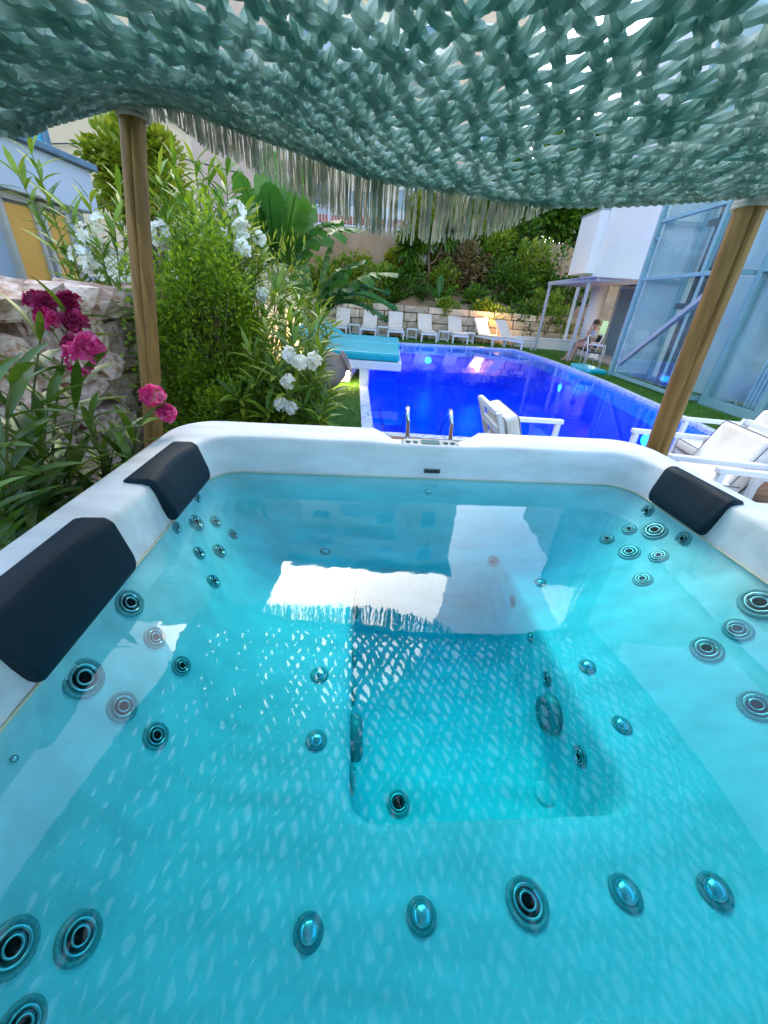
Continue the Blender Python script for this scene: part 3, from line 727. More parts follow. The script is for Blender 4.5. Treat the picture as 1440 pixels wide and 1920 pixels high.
JETS = [(242, 1132, 32), (290, 1196, 25), (340, 1249, 22), (155, 1273, 44), (229, 1326, 33), (292, 1380, 29),
        (370, 933, 12), (331, 989, 14), (367, 980, 20), (404, 978, 14), (437, 1002, 13), (373, 1037, 16), (411, 1033, 17), (400, 1090, 17),
        (1214, 958, 15), (1228, 996, 25), (1180, 993, 15), (1138, 1011, 15), (1281, 1011, 18), (1180, 1036, 22), (1235, 1043, 19), (1205, 1087, 20),
        (1425, 1133, 38), (1383, 1181, 27), (1325, 1218, 30), (1419, 1324, 34),
        (20, 1778, 52), (147, 1758, 46), (40, 1925, 46), (988, 1693, 46), (1026, 1273, 17), (1088, 1418, 23), (962, 1127, 13), (925, 1052, 13)]
for j in JETS: put_jet(*j)
for j in [(610, 1035, 10), (606, 1096, 11), (599, 1266, 17), (593, 1389, 20), (578, 1748, 29), (790, 1718, 29), (1172, 1675, 30), (1340, 1670, 28), (1165, 1360, 18), (1101, 1250, 15), (1013, 1093, 11), (995, 1194, 9), (25, 1424, 7)]:
    put_jet(*j, kind='dome')
# pieces on the footwell walls and floor, in tub coordinates
def put_uv(name, me, u, v, z, nrm_uv, s, sub=()):
    nr = T(*nrm_uv[:2], 0); nr.z = nrm_uv[2]
    o = bpy.data.objects.new(name, me); place(o, T(u, v, z), nr.normalized(), s, tub, TOff)
    for nm, me2 in sub:
        c = bpy.data.objects.new(nm, me2); c.parent = o; COL.objects.link(c)
    return o
ME_SUC = lathe_mesh('suction_cover', [(1, -.1), (1, .28), (.93, .40), (.80, .44), (.001, .47)], 'suction', 28)
ME_SLOT = MB()
for k in range(18):
    a = 2 * PI * k / 18; ME_SLOT.box((math.cos(a) * .62, math.sin(a) * .62, .452), (.30, .035, .03), rz=a)
ME_SLOT = ME_SLOT.mesh('slots'); ME_SLOT.materials.append(MATS['jet_dark'])
JSUB = (('ring', ME_RG), ('cup', ME_CUP), ('nozzle', ME_NZ), ('hole', ME_HOLE))
for u, nu, vs in ((.022, 1, (.62, .44 + .10, .96, 1.22)), (.666, -1, ())):
    pass
put_uv('suction_cover', ME_SUC, .020, .66, .33, (1, 0, .05), .062, (('slots', ME_SLOT),))
put_uv('suction_cover', ME_SUC, .668, .74, .30, (-1, 0, .05), .062, (('slots', ME_SLOT),))
put_uv('suction_cover', ME_SUC, .020, 1.20, .33, (1, 0, .05), .045, (('slots', ME_SLOT),))
for v in (.55, .80, .94, 1.32): put_uv('jet', ME_FL, .019, v, .33, (1, 0, .05), .036, JSUB)
ME_LAMP = lathe_mesh('lamp_lens', [(1, -.05), (1, .12), (.9, .2), (.8, .14), (.001, .2)], 'shell', 28)
put_uv('underwater_light', ME_LAMP, .33, 1.386, .315, (0, -1, .05), .055)
ME_KNOB = lathe_mesh('floor_disc', [(1, 0), (1, .18), (.9, .26), (.001, .28)], 'shell', 20)
put_uv('floor_disc', ME_KNOB, .615, .575, .158, (0, 0, 1), .034, ())
put_uv('floor_drain', ME_FL, .16, .565, .158, (0, 0, 1), .034, (('ring', ME_RG), ('cup', ME_CUP), ('hole', ME_HOLE)))
put_uv('wall_sensor', ME_DOME, .34, 1.548, .70, (0, -1, 0), .016)

# ================================================================== POSTS + CANOPY
def wood_post(p0, p1, r, label, ang0):
    p0, p1 = Vector(p0), Vector(p1); t = empty('wooden_post', (p0.x, p0.y, 0), label, 'post', 'round timber posts carrying the canopy')
    pts, rs = [], []
    for i in range(13):
        k = i / 12; pts.append(p0.lerp(p1, k) + Vector((noise.noise(Vector((k * 2.2, p0.x, 0))), noise.noise(Vector((k * 2.2, 5, p0.x))), 0)) * .012); rs.append(r * (1.03 - .06 * k + .015 * noise.noise(Vector((k * 7, 2, p0.x)))))
    dd_ = (pts[1] - pts[0]).normalized(); aa = dd_.orthogonal().normalized(); aa = (aa - dd_ * aa.dot(dd_)).normalized(); bb_ = dd_.cross(aa); tc_ = Vector((-p0.x, -p0.y, 0)).normalized()
    tc_ = Matrix.Rotation(ang0, 3, 'Z') @ tc_; ang0 = int(round(math.atan2(tc_.dot(bb_), tc_.dot(aa)) / (2 * PI) * 36)) % 36
    m = MB(); m.tube(pts, rs, 36, notch={ang0: .80, (ang0 + 1) % 36: .97, (ang0 + 35) % 36: .97})
    o = m.build('pole', 'wood_post', t); shade_auto(o, 50)
    mb = MB()
    for q in range(4):
        zc_ = p1 - (p1 - p0).normalized() * (.05 + .016 * q)
        mb.tube([zc_ + Vector((math.cos(a) * (r + .006), math.sin(a) * (r + .006), .004 * math.sin(a + q))) for a in np.linspace(0, 2 * PI, 25)], .0075, 6, caps=False)
    mb.build('rope_lashing', 'fringe', t, smooth=True)
    return t
lt = W(250, 185, y=2.05); lb_ = W(287, 810, y=2.05); d = (lb_ - lt); base = lt + d * (lt.z / -d.z)
wood_post((base.x, base.y, 0), lt + Vector((0, 0, .04)), .047, 'round timber canopy post between the stone wall and leafy bush', -.35)
rt = W(1418, 360, y=1.95); rb_ = W(1237, 835, y=2.0); d = (rb_ - rt); base = rt + d * (rt.z / -d.z)
wood_post((base.x, base.y, 0), rt + Vector((0, 0, .05)), .053, 'round timber canopy post in front of the lift tower and white armchair', .45)

def catmull(P, n):
    P = [Vector(p) for p in P]; L = [0]
    for a, b in zip(P, P[1:]): L.append(L[-1] + (b - a).length)
    out = []
    for i in range(n + 1):
        s = L[-1] * i / n; k = min(max(np.searchsorted(L, s, side='right') - 1, 0), len(P) - 2)
        t = (s - L[k]) / (L[k + 1] - L[k]); p0, p1, p2, p3 = P[max(k - 1, 0)], P[k], P[k + 1], P[min(k + 2, len(P) - 1)]
        out.append(.5 * ((2 * p1) + (p2 - p0) * t + (2 * p0 - 5 * p1 + 4 * p2 - p3) * t * t + (3 * p1 - p0 - 3 * p2 + p3) * t ** 3))
    return out
GN = 60
far_e = catmull([W(225, 192, y=2.10), W(330, 196, y=1.97), W(420, 228, y=1.88), W(560, 278, y=1.77), W(700, 328, y=1.69), W(860, 354, y=1.65), W(1000, 376, y=1.64), W(1150, 378, y=1.67), W(1300, 370, y=1.76), W(1450, 358, y=1.97)], GN)
left_e = catmull([far_e[0], W(100, 222, y=1.62), W(0, 240, y=1.25), Vector((-1.02, .75, 1.70)), Vector((-1.08, .1, 1.74)), Vector((-1.15, -.9, 1.80)), Vector((-1.25, -1.9, 2.0))], GN)
right_e = catmull([far_e[-1], Vector((1.48, 1.3, 1.82)), Vector((1.50, .6, 1.78)), Vector((1.52, -.1, 1.80)), Vector((1.56, -.9, 1.84)), Vector((1.65, -1.95, 1.98))], GN)
near_e = catmull([left_e[-1], Vector((-.4, -1.75, 1.86)), Vector((.4, -1.7, 1.82)), Vector((1.0, -1.78, 1.86)), right_e[-1]], GN)
S = np.zeros((GN + 1, GN + 1, 3))
for i in range(GN + 1):
    for j in range(GN + 1):
        s, t = i / GN, j / GN
        c = (1 - t) * far_e[i] + t * near_e[i] + (1 - s) * left_e[j] + s * right_e[j] - ((1 - s) * (1 - t) * far_e[0] + s * (1 - t) * far_e[-1] + (1 - s) * t * left_e[-1] + s * t * right_e[-1])
        bell = math.sin(PI * s) * math.sin(PI * min(1, t * 1.05))
        w = min(1, t / .33); w = w * w * (3 - 2 * w)
        zi = far_e[i].z * (1 - w) + 1.79 * w; kb = max(math.exp(-s / .07), math.exp(-(1 - s) / .10), max(0, t * 3 - 2))
        c.z = zi * (1 - kb) + c.z * kb + .014 * bell * noise.noise(Vector((s * 4, t * 4, 1)))
        S[i, j] = c
def surf(st):
    st = np.clip(st, 0, 1) * GN; i = np.minimum(st.astype(int), GN - 1); f = st - i; a, b = f[:, :1], f[:, 1:]
    I, J = i[:, 0], i[:, 1]
    return S[I, J] * (1 - a) * (1 - b) + S[I + 1, J] * a * (1 - b) + S[I, J + 1] * (1 - a) * b + S[I + 1, J + 1] * a * b
canopy = empty('shade_canopy', (.2, .6, 1.8), 'teal macrame net shade canopy with hanging fringe over the tub', 'canopy')
def sweep(parts, C, r, n=5):
    """append a tube of radius r (array) along centres C"""
    N = len(C); d = np.gradient(C, axis=0); d /= np.linalg.norm(d, axis=1)[:, None] + 1e-9
    up = np.array([0, 0, 1.]); a = np.cross(d, up); a /= np.linalg.norm(a, axis=1)[:, None] + 1e-6; b = np.cross(a, d)
    th = np.arange(n) * 2 * PI / n
    V = C[:, None, :] + r[:, None, None] * (np.cos(th)[None, :, None] * a[:, None, :] + np.sin(th)[None, :, None] * b[:, None, :])
    k0 = parts['k']; idx = k0 + np.arange(N * n).reshape(N, n)
    q = np.stack([idx[:-1], np.roll(idx[:-1], -1, 1), np.roll(idx[1:], -1, 1), idx[1:]], -1).reshape(-1, 4)
    parts['v'].append(V.reshape(-1, 3)); parts['q'].append(q); parts['k'] += N * n
def quad_mesh(name, parts, material, parent):
    V = np.concatenate(parts['v']) - np.array(origin(parent)); Q = np.concatenate(parts['q'])
    me = bpy.data.meshes.new(name); me.vertices.add(len(V)); me.vertices.foreach_set('co', V.astype(np.float32).ravel())
    me.loops.add(Q.size); me.loops.foreach_set('vertex_index', Q.astype(np.int32).ravel())
    me.polygons.add(len(Q)); me.polygons.foreach_set('loop_start', (np.arange(len(Q)) * 4).astype(np.int32)); me.polygons.foreach_set('loop_total', np.full(len(Q), 4, np.int32))
    me.update(calc_edges=True); me.validate()
    return link_mesh(name, me, material, parent, smooth=True)
net = dict(v=[], q=[], k=0); NS, NT = 54, 38
def cord(fam, kk):
    # family 0: s*NS + t*NT = kk ; family 1: s*NS - t*NT = kk
    if fam == 0: t0, t1 = max(0, (kk - NS) / NT), min(1, kk / NT)
    else: t0, t1 = max(0, -kk / NT), min(1, (NS - kk) / NT)
    if t1 - t0 < .02: return
    n = max(6, int((t1 - t0) * NT * 8)); t = np.linspace(t0, t1, n); s = (kk - t * NT) / NS if fam == 0 else (kk + t * NT) / NS
    wob = .004 * np.sin(t * 57 + kk * 1.7); st = np.stack([s + wob, t], 1)
    C = surf(st); d = np.gradient(C, axis=0); L = np.linalg.norm(d, axis=1); d /= L[:, None] + 1e-9; ln = np.cumsum(L)
    side = np.cross(d, np.array([0, 0, 1.])); side /= np.linalg.norm(side, axis=1)[:, None] + 1e-9; nn = np.cross(side, d)
    ou = .004 * np.cos(PI * t * NT * 2 + (0 if fam == 0 else PI))
    fat = np.clip(1.45 - .80 * s + .35 * np.maximum(0, .26 - t) + .10 * np.sin(s * 9 + t * 7), .74, 1.6)
    knot = fat + .12 * np.cos(2 * PI * t * NT * 2)
    for q in range(4):
        ph = 2 * PI * ln / .15 + q * PI / 2 + kk
        Cq = C + side * (np.cos(ph) * .0074 * knot)[:, None] + nn * (np.sin(ph) * .0040 + ou)[:, None]
        sweep(net, Cq, .0046 * knot * (1 + .10 * np.sin(ln * 160 + q * 2)), 6)
for kk in range(0, NS + NT + 1): cord(0, kk + .0)
for kk in range(-NT, NS + 1): cord(1, kk + .0)
for E_ in (far_e, left_e, right_e, near_e):                       # border ropes
    C = np.array([tuple(p) for p in E_]); C = np.stack([np.interp(np.linspace(0, GN, 400), np.arange(GN + 1), C[:, k]) for k in range(3)], 1)
    for q in range(3):
        ph = np.linspace(0, 160, 400) + q * 2.09
        Cq = C + np.stack([0 * ph, np.cos(ph) * .009, np.sin(ph) * .009], 1); sweep(net, Cq, np.full(400, .010), 5)
tag(quad_mesh('net', net, 'cord', canopy), kind='stuff')
fr = dict(v=[], q=[], k=0)
farr = np.array([tuple(p) for p in far_e])
def project_x(P):
    c = Vector(P) - Vector((0, 0, CAMZ)); cc = _r * c.x + _f * c.y + _u * c.z; return 720 + FPX * cc.x / cc.z
for q in range(640):
    s = RND.uniform(.03, .80); k = s * GN; i = int(k); P = farr[i] * (1 - (k - i)) + farr[i + 1] * (k - i)
    px = project_x(P)
    L = np.interp(px, [320, 380, 430, 560, 700, 780, 900, 960, 1020, 1060], [.05, .10, .095, .13, .155, .165, .125, .08, .03, .0])
    if L < .015: continue
    L *= RND.uniform(.88, 1.04); n = 9; t = np.linspace(0, 1, n)
    sw = RND.uniform(-.003, .003); ph = RND.uniform(0, 6)
    C = P[None, :] + np.stack([sw * t + .0012 * np.sin(t * 9 + ph), RND.uniform(-.012, .03) + 0 * t + .004 * np.sin(t * 5 + ph), -L * t - .004], 1)
    sweep(fr, C, (.0026 + .0004 * np.sin(t * 40 + ph)) * np.where(t > .95, .7, 1), 5)
tag(quad_mesh('fringe', fr, 'fringe', canopy), kind='stuff')

# ================================================================== STONE WALL
sw = empty('stone_wall', (-2.3, 2.4, 0), 'rough rubble stone wall behind the pink oleander', 'wall')
MB().box((-2.36, 2.35, .66), (.34, 4.1, 1.32)).build('mortar', 'mortar', sw)
def stone_mesh(seed):
    r = random.Random(seed); mb = MB(); n = 4; vs = {}; fs = []
    import itertools
    for ax in range(3):
        for sg in (-1, 1):
            for i in range(2):
                for j in range(2):
                    q = []
                    for di, dj in ((0, 0), (1, 0), (1, 1), (0, 1)):
                        a, b = (i + di) - 1., (j + dj) - 1.
                        p = [0, 0, 0]; p[ax] = sg; p[(ax + 1) % 3] = a; p[(ax + 2) % 3] = b; p = tuple(p)
                        vs.setdefault(p, len(vs)); q.append(vs[p])
                    fs.append(tuple(q if sg > 0 else reversed(q)))
    out = []
    for p in vs:
        v = Vector(p); L = v.length; v = v * (1 - .16 * (L - 1)) ; out.append(tuple((v + Vector((r.uniform(-1, 1), r.uniform(-1, 1), r.uniform(-1, 1))) * .24) * .5))
    mb.add(out, fs); me = mb.mesh('stone'); me.materials.append(MATS['stone']); return me
STN = [stone_mesh(i) for i in range(12)]
def put_stone(c, dims, parent=sw):
    o = bpy.data.objects.new('stone', RND.choice(STN)); COL.objects.link(o); o.parent = parent; o.location = Vector(c) - origin(parent)
    o.scale = [dims[0] * RND.uniform(.9, 1.35), dims[1] * 1.03, dims[2] * 1.02]; o.rotation_euler = (RND.uniform(-.22, .22), RND.choice((0, PI)) + RND.uniform(-.12, .12), RND.uniform(-.12, .12))
z = .06
while z < 1.18:
    h = RND.uniform(.11, .21); y = .35 + RND.uniform(0, .2)
    while y < 4.35:
        w = RND.uniform(.13, .34); hh = h * RND.uniform(.8, 1.25)
        put_stone((-2.20 + RND.uniform(-.03, .03), y + w / 2, z + h / 2 + RND.uniform(-.03, .03)), (.22, w, hh)); y += w * .97
    z += h * .95
y = .35
while y < 4.35:
    w = RND.uniform(.22, .42); put_stone((-2.24 + RND.uniform(-.03, .03), y + w / 2, 1.31), (.30, w, .17)); put_stone((-2.48, y + w / 2 + .1, 1.31), (.26, w, .15)); y += w * .98

# ================================================================== PLANTS
def tube_along(mb, pts, r0, r1, n=5):
    N = len(pts); mb.tube(pts, [r0 + (r1 - r0) * i / (N - 1) for i in range(N)], n)
def bezier(a, b, c, n):
    a, b, c = Vector(a), Vector(b), Vector(c); return [a * (1 - t) ** 2 + b * 2 * t * (1 - t) + c * t * t for t in [i / n for i in range(n + 1)]]
def flower_mats(c, rad, nfl, fs, r=RND, up=Vector((0, 0, 1))):
    """petal matrices of a rounded flower head: nfl flowers of 5 petals"""
    out = []
    for k in range(nfl):
        d = (rvec(r) + up * .35 + Vector((.1, -.35, .1))).normalized(); p = Vector(c) + d * rad * r.uniform(.75, 1.05)
        a = d.orthogonal().normalized(); b = d.cross(a); o = r.uniform(0, 2)
        for q in range(5):
            t = o + q * 2 * PI / 5; pd = a * math.cos(t) + b * math.sin(t) + d * r.uniform(.15, .6)
            out.append(frame_mat(p, pd, d, fs * r.uniform(.8, 1.15)))
    return out
PETAL = ([(0, 0, 0), (.4, -.28, .06), (.85, -.36, .12), (1, 0, .03), (.85, .36, .12), (.4, .28, .06)], [(0, 1, 2, 3), (0, 3, 4, 5)])
def oleander(name, label, base, tips, leaf_len, nwh, flowers, petal, fsize, frad, nfl, leafmat='leaf_oleander', spread=.5, individual=False, seed=1, group=None, tmpl=LANCE3):
    r = random.Random(seed); t = empty(name, (base[0], base[1], 0), label, 'shrub', group)
    mb = MB(); lm = []
    for tip in tips:
        tip = Vector(tip); b0 = Vector(base) + Vector((r.uniform(-.15, .15), r.uniform(-.15, .15), 0))
        midp = b0.lerp(tip, .5) + Vector((0, 0, .12)) + Vector((r.uniform(-.1, .1), r.uniform(-.1, .1), 0))
        pts = bezier(b0, midp, tip, 12); tube_along(mb, pts, .009, .003)
        for w in range(nwh):
            k = 1 - w / nwh * r.uniform(.5, .62); f = k * 12; i = min(11, int(f)); p = pts[i].lerp(pts[i + 1], f - i); d = (pts[i + 1] - pts[i]).normalized()
            a = d.orthogonal().normalized(); b = d.cross(a); o = r.uniform(0, 6)
            for q in range(3):
                th = o + q * 2.094; out = a * math.cos(th) + b * math.sin(th)
                dd = (out * r.uniform(.6, 1.) + d * r.uniform(.35, .95) * (1.3 if w == 0 else 1)).normalized()
                lm.append(frame_mat(p, dd, d + Vector((0, 0, .4)), leaf_len * r.uniform(.7, 1.12), r.uniform(.85, 1.15)))
    mb.build('stem', 'stem', t, smooth=True)
    if individual:
        me = MB().add(*tmpl).mesh('leaf'); me.materials.append(MATS[leafmat]); me.polygons.foreach_set('use_smooth', [True] * len(me.polygons)); off = origin(t)
        for M in lm[:300]:
            o = bpy.data.objects.new('leaf', me); COL.objects.link(o); o.parent = t; mm = Matrix(M); mm.translation -= off; o.matrix_local = mm
    else:
        tag(scatter('foliage', *tmpl, lm, leafmat, t), kind='stuff')
    for (c, pm, sc) in flowers:
        tag(scatter('flower_head', *PETAL, flower_mats(c, frad * sc, int(nfl), fsize, r), pm or petal, t), kind='stuff')
    return t
def bush(name, label, c, rad, n, ls, material, tmpl=SMALL, seed=1, clumps=26, cr=.33, cat='shrub', group=None, trunk=True, ground=0., base=None, flowers=0, droop=0., hang=0.):
    r = random.Random(seed); c = Vector(c); rad = Vector(rad); t = empty(name, (c.x, c.y, ground), label, cat, group)
    cl = []
    for k in range(clumps):
        d = rvec(r); q = r.uniform(.45, .95); cl.append((Vector((c.x + d.x * rad.x * q, c.y + d.y * rad.y * q, c.z + d.z * rad.z * q)), d, r.uniform(.6, 1.3)))
    lm = []
    for k in range(n):
        p0, d0, s0 = cl[k % clumps]; o = rvec(r) * (r.random() ** .5) * cr * s0
        p = p0 + Vector((o.x * rad.x, o.y * rad.y, o.z * rad.z))
        if p.z < ground + .02: continue
        out = (o.normalized() + d0 * .5 + Vector((0, -.2, .35 - droop)) + rvec(r) * .7).normalized()
        lm.append(frame_mat(p, out, Vector((0, -.3, 1)) + rvec(r) * .8, ls * r.uniform(.65, 1.25)))
    tag(scatter('foliage', *tmpl, lm, material, t), kind='stuff')
    if trunk:
        mb = MB(); b = Vector(base) if base else Vector((c.x, c.y, ground)); f = b.lerp(c, .35); tr = max(.012, rad.x * .045)
        tube_along(mb, [b, b.lerp(f, .5) + Vector((.02, 0, 0)), f], tr, tr * .8, 7)
        mb.build('trunk', 'bark', t, smooth=True)
        mb = MB()
        for p0, d0, s0 in cl: tube_along(mb, bezier(f, f.lerp(p0, .5) + Vector((0, 0, .1 * rad.z)), p0, 5), tr * .45, tr * .12, 5)
        mb.build('branch', 'bark', t, smooth=True)
    if flowers:
        fm = []
        for k in range(flowers):
            p0, d0, s0 = cl[k % clumps]; fm += flower_mats(p0 + Vector((d0.x * rad.x, -abs(d0.y) * rad.y, d0.z * rad.z)) * cr * 1.0, ls * .8, 7, ls * .8, r)
        tag(scatter('flower_head', *PETAL, fm, 'petal_white', t), kind='stuff')
    return t

# pink oleander beside the tub
pt = [W(75, 640, y=1.35), W(130, 600, y=1.42), W(150, 720, y=1.32), W(262, 800, y=1.45), W(20, 720, y=1.05), W(215, 830, y=1.38), W(60, 830, y=1.12), W(130, 900, y=1.15), W(5, 900, y=.95), W(250, 880, y=1.30), W(-60, 640, y=1.15), W(-40, 800, y=.9), W(170, 790, y=1.25), W(90, 760, y=1.2), W(30, 960, y=1.0), W(200, 900, y=1.25)]
pf = [(W(78, 572, y=1.40), 'petal_magenta', 1.05), (W(88, 598, y=1.38), 'petal_pink', .8), (W(131, 567, y=1.45), 'petal_magenta', .6), (W(143, 604, y=1.42), 'petal_magenta', .75),
      (W(150, 672, y=1.30), None, 1.25), (W(168, 650, y=1.33), None, .9), (W(140, 650, y=1.35), 'petal_magenta', .6), (W(285, 742, y=1.50), None, 1.0), (W(312, 775, y=1.50), None, .7)]
oleander('pink_oleander', 'long leaved oleander with magenta pink flower heads beside the tub rim', (-1.25, 1.15, 0), pt, .20, 6, pf, 'petal_pink', .028, .031, 18, 'leaf_pink', individual=True, seed=4, tmpl=LANCE)
# dark low foliage below it
oleander('leafy_oleander', 'dense dark leafy oleander without flowers at the foot of the stone wall', (-1.35, .9, 0), [W(x_, y_, y=yy) for x_, y_, yy in [(-80, 900, .9), (40, 1000, .95), (-30, 1020, .8), (90, 960, 1.1), (150, 980, 1.12), (10, 860, 1.2), (120, 860, 1.35), (190, 930, 1.2), (60, 920, 1.1), (-60, 960, .75), (0, 940, .9), (100, 1010, 1.0)]], .17, 9, [], 'petal_pink', .03, .03, 10, 'leaf_far_dark', seed=9, tmpl=LANCE)

# dense small leaved bush right of the post
bush('small_leaved_bush', 'dense small leaved green bush beside the left timber post', (-1.52, 3.3, .95), (.52, .5, .95), 26000, .036, 'leaf_box', SMALL, 3, 80, .34)
bush('small_leaved_bush', 'low small leaved green bush spilling toward the tub corner', (-1.15, 2.95, .55), (.42, .42, .5), 9000, .030, 'leaf_box', SMALL, 13, 40, .36)
# white oleanders
wt = [W(60, 290, y=3.5), W(35, 330, y=3.3), W(130, 400, y=3.3), W(170, 380, y=3.6), W(215, 420, y=3.4), W(190, 470, y=3.3), W(225, 350, y=3.9), W(140, 490, y=3.3)]
oleander('white_oleander', 'tall white flowering oleander rising behind the stone wall', (-2.75, 3.9, 0), wt, .21, 15, [(W(160, 440, y=3.3), None, 1.3), (W(185, 420, y=3.3), None, 1.), (W(150, 480, y=3.2), None, 1.2), (W(175, 500, y=3.3), None, 1.2), (W(190, 465, y=3.4), None, 1.)], 'petal_white', .036, .045, 11, seed=21)
wt = [W(x_, y_, y=yy) for x_, y_, yy in [(300, 330, 3.9), (340, 350, 3.7), (390, 330, 4.0), (425, 330, 3.9), (360, 400, 3.6), (420, 390, 3.6), (460, 400, 3.8), (310, 420, 3.7), (340, 460, 3.6), (400, 440, 3.5), (450, 460, 3.6), (490, 470, 3.7), (470, 520, 3.6), (520, 540, 3.7), (430, 500, 3.5), (300, 380, 4.0), (325, 300, 4.2), (365, 310, 4.1)]]
oleander('white_oleander', 'tall oleander with scattered white flowers above the small leaved bush', (-1.75, 4.0, 0), wt, .23, 17, [(W(445, 395, y=3.6), None, .9), (W(455, 430, y=3.5), None, .9), (W(455, 465, y=3.4), None, .7), (W(415, 440, y=3.5), None, .6), (W(300, 435, y=3.5), None, 1.1), (W(305, 465, y=3.6), None, 1.), (W(495, 555, y=3.5), None, .5), (W(485, 450, y=3.7), None, .6), (W(430, 525, y=3.5), None, .5)], 'petal_white', .045, .05, 11, seed=22)
wt = [W(x_, y_, y=yy) for x_, y_, yy in [(540, 600, 3.0), (500, 620, 3.0), (580, 620, 3.0), (470, 660, 2.9), (600, 660, 2.9), (550, 650, 2.8), (520, 690, 2.75), (480, 720, 2.8), (590, 700, 2.8), (620, 740, 2.8), (540, 740, 2.7), (500, 770, 2.7), (570, 770, 2.75), (455, 600, 3.2), (560, 570, 3.3), (600, 590, 3.4), (620, 620, 3.4), (440, 740, 2.7), (600, 780, 2.7), (520, 560, 3.3), (460, 790, 2.7)]]
oleander('white_oleander', 'oleander with three big white flower heads beside the sunbed platform', (-.85, 3.1, 0), wt, .19, 15, [(W(540, 668, y=2.65), None, 1.), (W(562, 682, y=2.62), None, .9), (W(590, 678, y=2.65), None, .95), (W(540, 715, y=2.6), None, .6), (W(528, 758, y=2.6), None, .6), (W(545, 765, y=2.6), None, .5)], 'petal_white', .036, .042, 11, seed=23)
bush('light_block_hedge', 'added green hedge out of view blocking light behind the near side of the hot tub', (.3, -2.75, .95), (3.4, .45, 1.05), 9000, .13, 'leaf_far_dark', BROAD, 77, 120, .22, cat='added light blocker')  # unseen hedge added behind the camera to keep backlight off the tub wall
# yellow-green loose shrub in the gaps
bush('yellow_green_shrub', 'loose yellow green shrub between the white oleanders and the banana', (-1.55, 4.9, 1.15), (.75, .5, .95), 3600, .085, 'leaf_tree', LANCE3, 31, 34, .4)
# clipped round tree in front of the beige building
bush('round_tree', 'round crowned small tree in front of the beige building', (-4.42, 8, 3.02), (.72, .7, .64), 4600, .15, 'leaf_tree', BROAD, 5, 60, .32, cat='tree', base=(-4.3, 8, 0))

# ---- bananas
def banana_leaf_mesh(seed, L=1., wid=.17, tears=7, droop=.5):
    r = random.Random(seed); mb = MB(); N = 22
    def spine(t): return Vector((t * (1 - .18 * droop * t), 0, .30 * t - droop * .75 * t * t))
    tear = sorted(r.uniform(.12, .95) for _ in range(tears)) + [2]
    def edge(t, sd, off, cut):
        w = wid * (math.sin(PI * min(1, .03 + t * .94)) ** .55) * (1 if t < .99 else .15); c = spine(t)
        return [c, c + Vector((.03 + cut * .2, sd * w * .55, .10 * w + off * .2)), c + Vector((.06 + cut, sd * w, -.35 * w + .02 * math.sin(t * 37 + seed) + off))]
    for sd in (-1, 1):
        off, k = 0., 0; new = False
        for i in range(N):
            t0, t1 = .04 + .96 * i / N, .04 + .96 * (i + 1) / N
            last = tear[k] < t1
            A_ = edge(t0, sd, off, .014 if new else 0); B_ = edge(t1, sd, off, -.014 if last else 0); new = False
            mb.add(A_ + B_, [(0, 3, 4, 1), (1, 4, 5, 2)])
            if last:
                off = r.uniform(-.05, .05); new = True
                while tear[k] < t1: k += 1
    mb.tube([spine(i / 10) - Vector((0, 0, .006)) for i in range(11)], [.014 - .0011 * i for i in range(11)], 5)
    me = mb.mesh('leaf'); me.materials.append(MATS['leaf_banana']); me.polygons.foreach_set('use_smooth', [True] * len(me.polygons)); return me
BML = [banana_leaf_mesh(k, droop=dd, wid=ww, tears=tt) for k, (dd, ww, tt) in enumerate([(.15, .20, 4), (.55, .17, 9), (1.0, .15, 12), (.3, .22, 3)])]
def banana(name, label, base, h, leaves, rs=.05):
    t = empty(name, base, label, 'banana plant'); b = Vector(base)
    mb = MB(); tube_along(mb, [b, b + Vector((.02, 0, h * .5)), b + Vector((.0, 0, h))], rs, rs * .55, 10); mb.build('stem', 'banana_stem', t, smooth=True)
    for (az, el, L, k, roll) in leaves:
        d = Vector((math.cos(az) * math.cos(el), math.sin(az) * math.cos(el), math.sin(el))); up = Vector((0, 0, 1)) if el < 1.2 else Vector((0, -1, .2))
        up = Matrix.Rotation(roll, 3, d) @ up
        st = b + Vector((0, 0, h * .97)); p = st + d * .16 * L
        lf = bpy.data.objects.new('leaf', BML[k]); COL.objects.link(lf); lf.parent = t; M = Matrix(frame_mat(p, d, up, L)); M.translation -= b; lf.matrix_local = M
        MB().tube([st - Vector((0, 0, .05)), st + d * .10 * L, p + d * .06], [.022, .018, .012], 6).build('leaf_stalk', 'banana_stem', t, smooth=True)
    return t
banana('banana_plant', 'tall banana plant with broad upright leaves behind the white oleanders', (-1.62, 5.9, 0), 1.62,
       [(1.9, 1.35, 1.15, 0, .2), (.2, 1.15, 1.0, 3, -.4), (2.8, 1.0, 1.1, 0, .5), (-.3, .75, 1.0, 1, 0), (3.4, .6, 1.0, 1, .3), (1.2, .9, 1.1, 3, 0), (-1.4, 1.05, .9, 3, .3), (4.2, .95, .95, 0, .1), (.6, .65, 1.25, 1, .1), (2.4, .75, 1.2, 1, -.2), (-.7, .9, 1.1, 0, .2), (3.9, .5, 1.1, 1, .2)])
banana('banana_plant', 'shorter banana plant with torn drooping leaves over the sunbed platform', (-1.35, 6.6, 0), 1.15,
       [(.15, .75, 1.15, 2, 0), (-.25, .45, 1.1, 2, .2), (-.8, .5, 1.0, 1, .1), (.7, .9, 1.0, 1, 0), (3.0, .8, .9, 1, 0), (-1.6, .7, .8, 2, 0), (-.1, 1.1, .9, 0, .3), (.0, .6, 1.3, 1, .1), (.45, .55, 1.3, 2, -.1), (-.5, .8, 1.1, 1, .2), (2.2, .9, 1.0, 0, 0)])
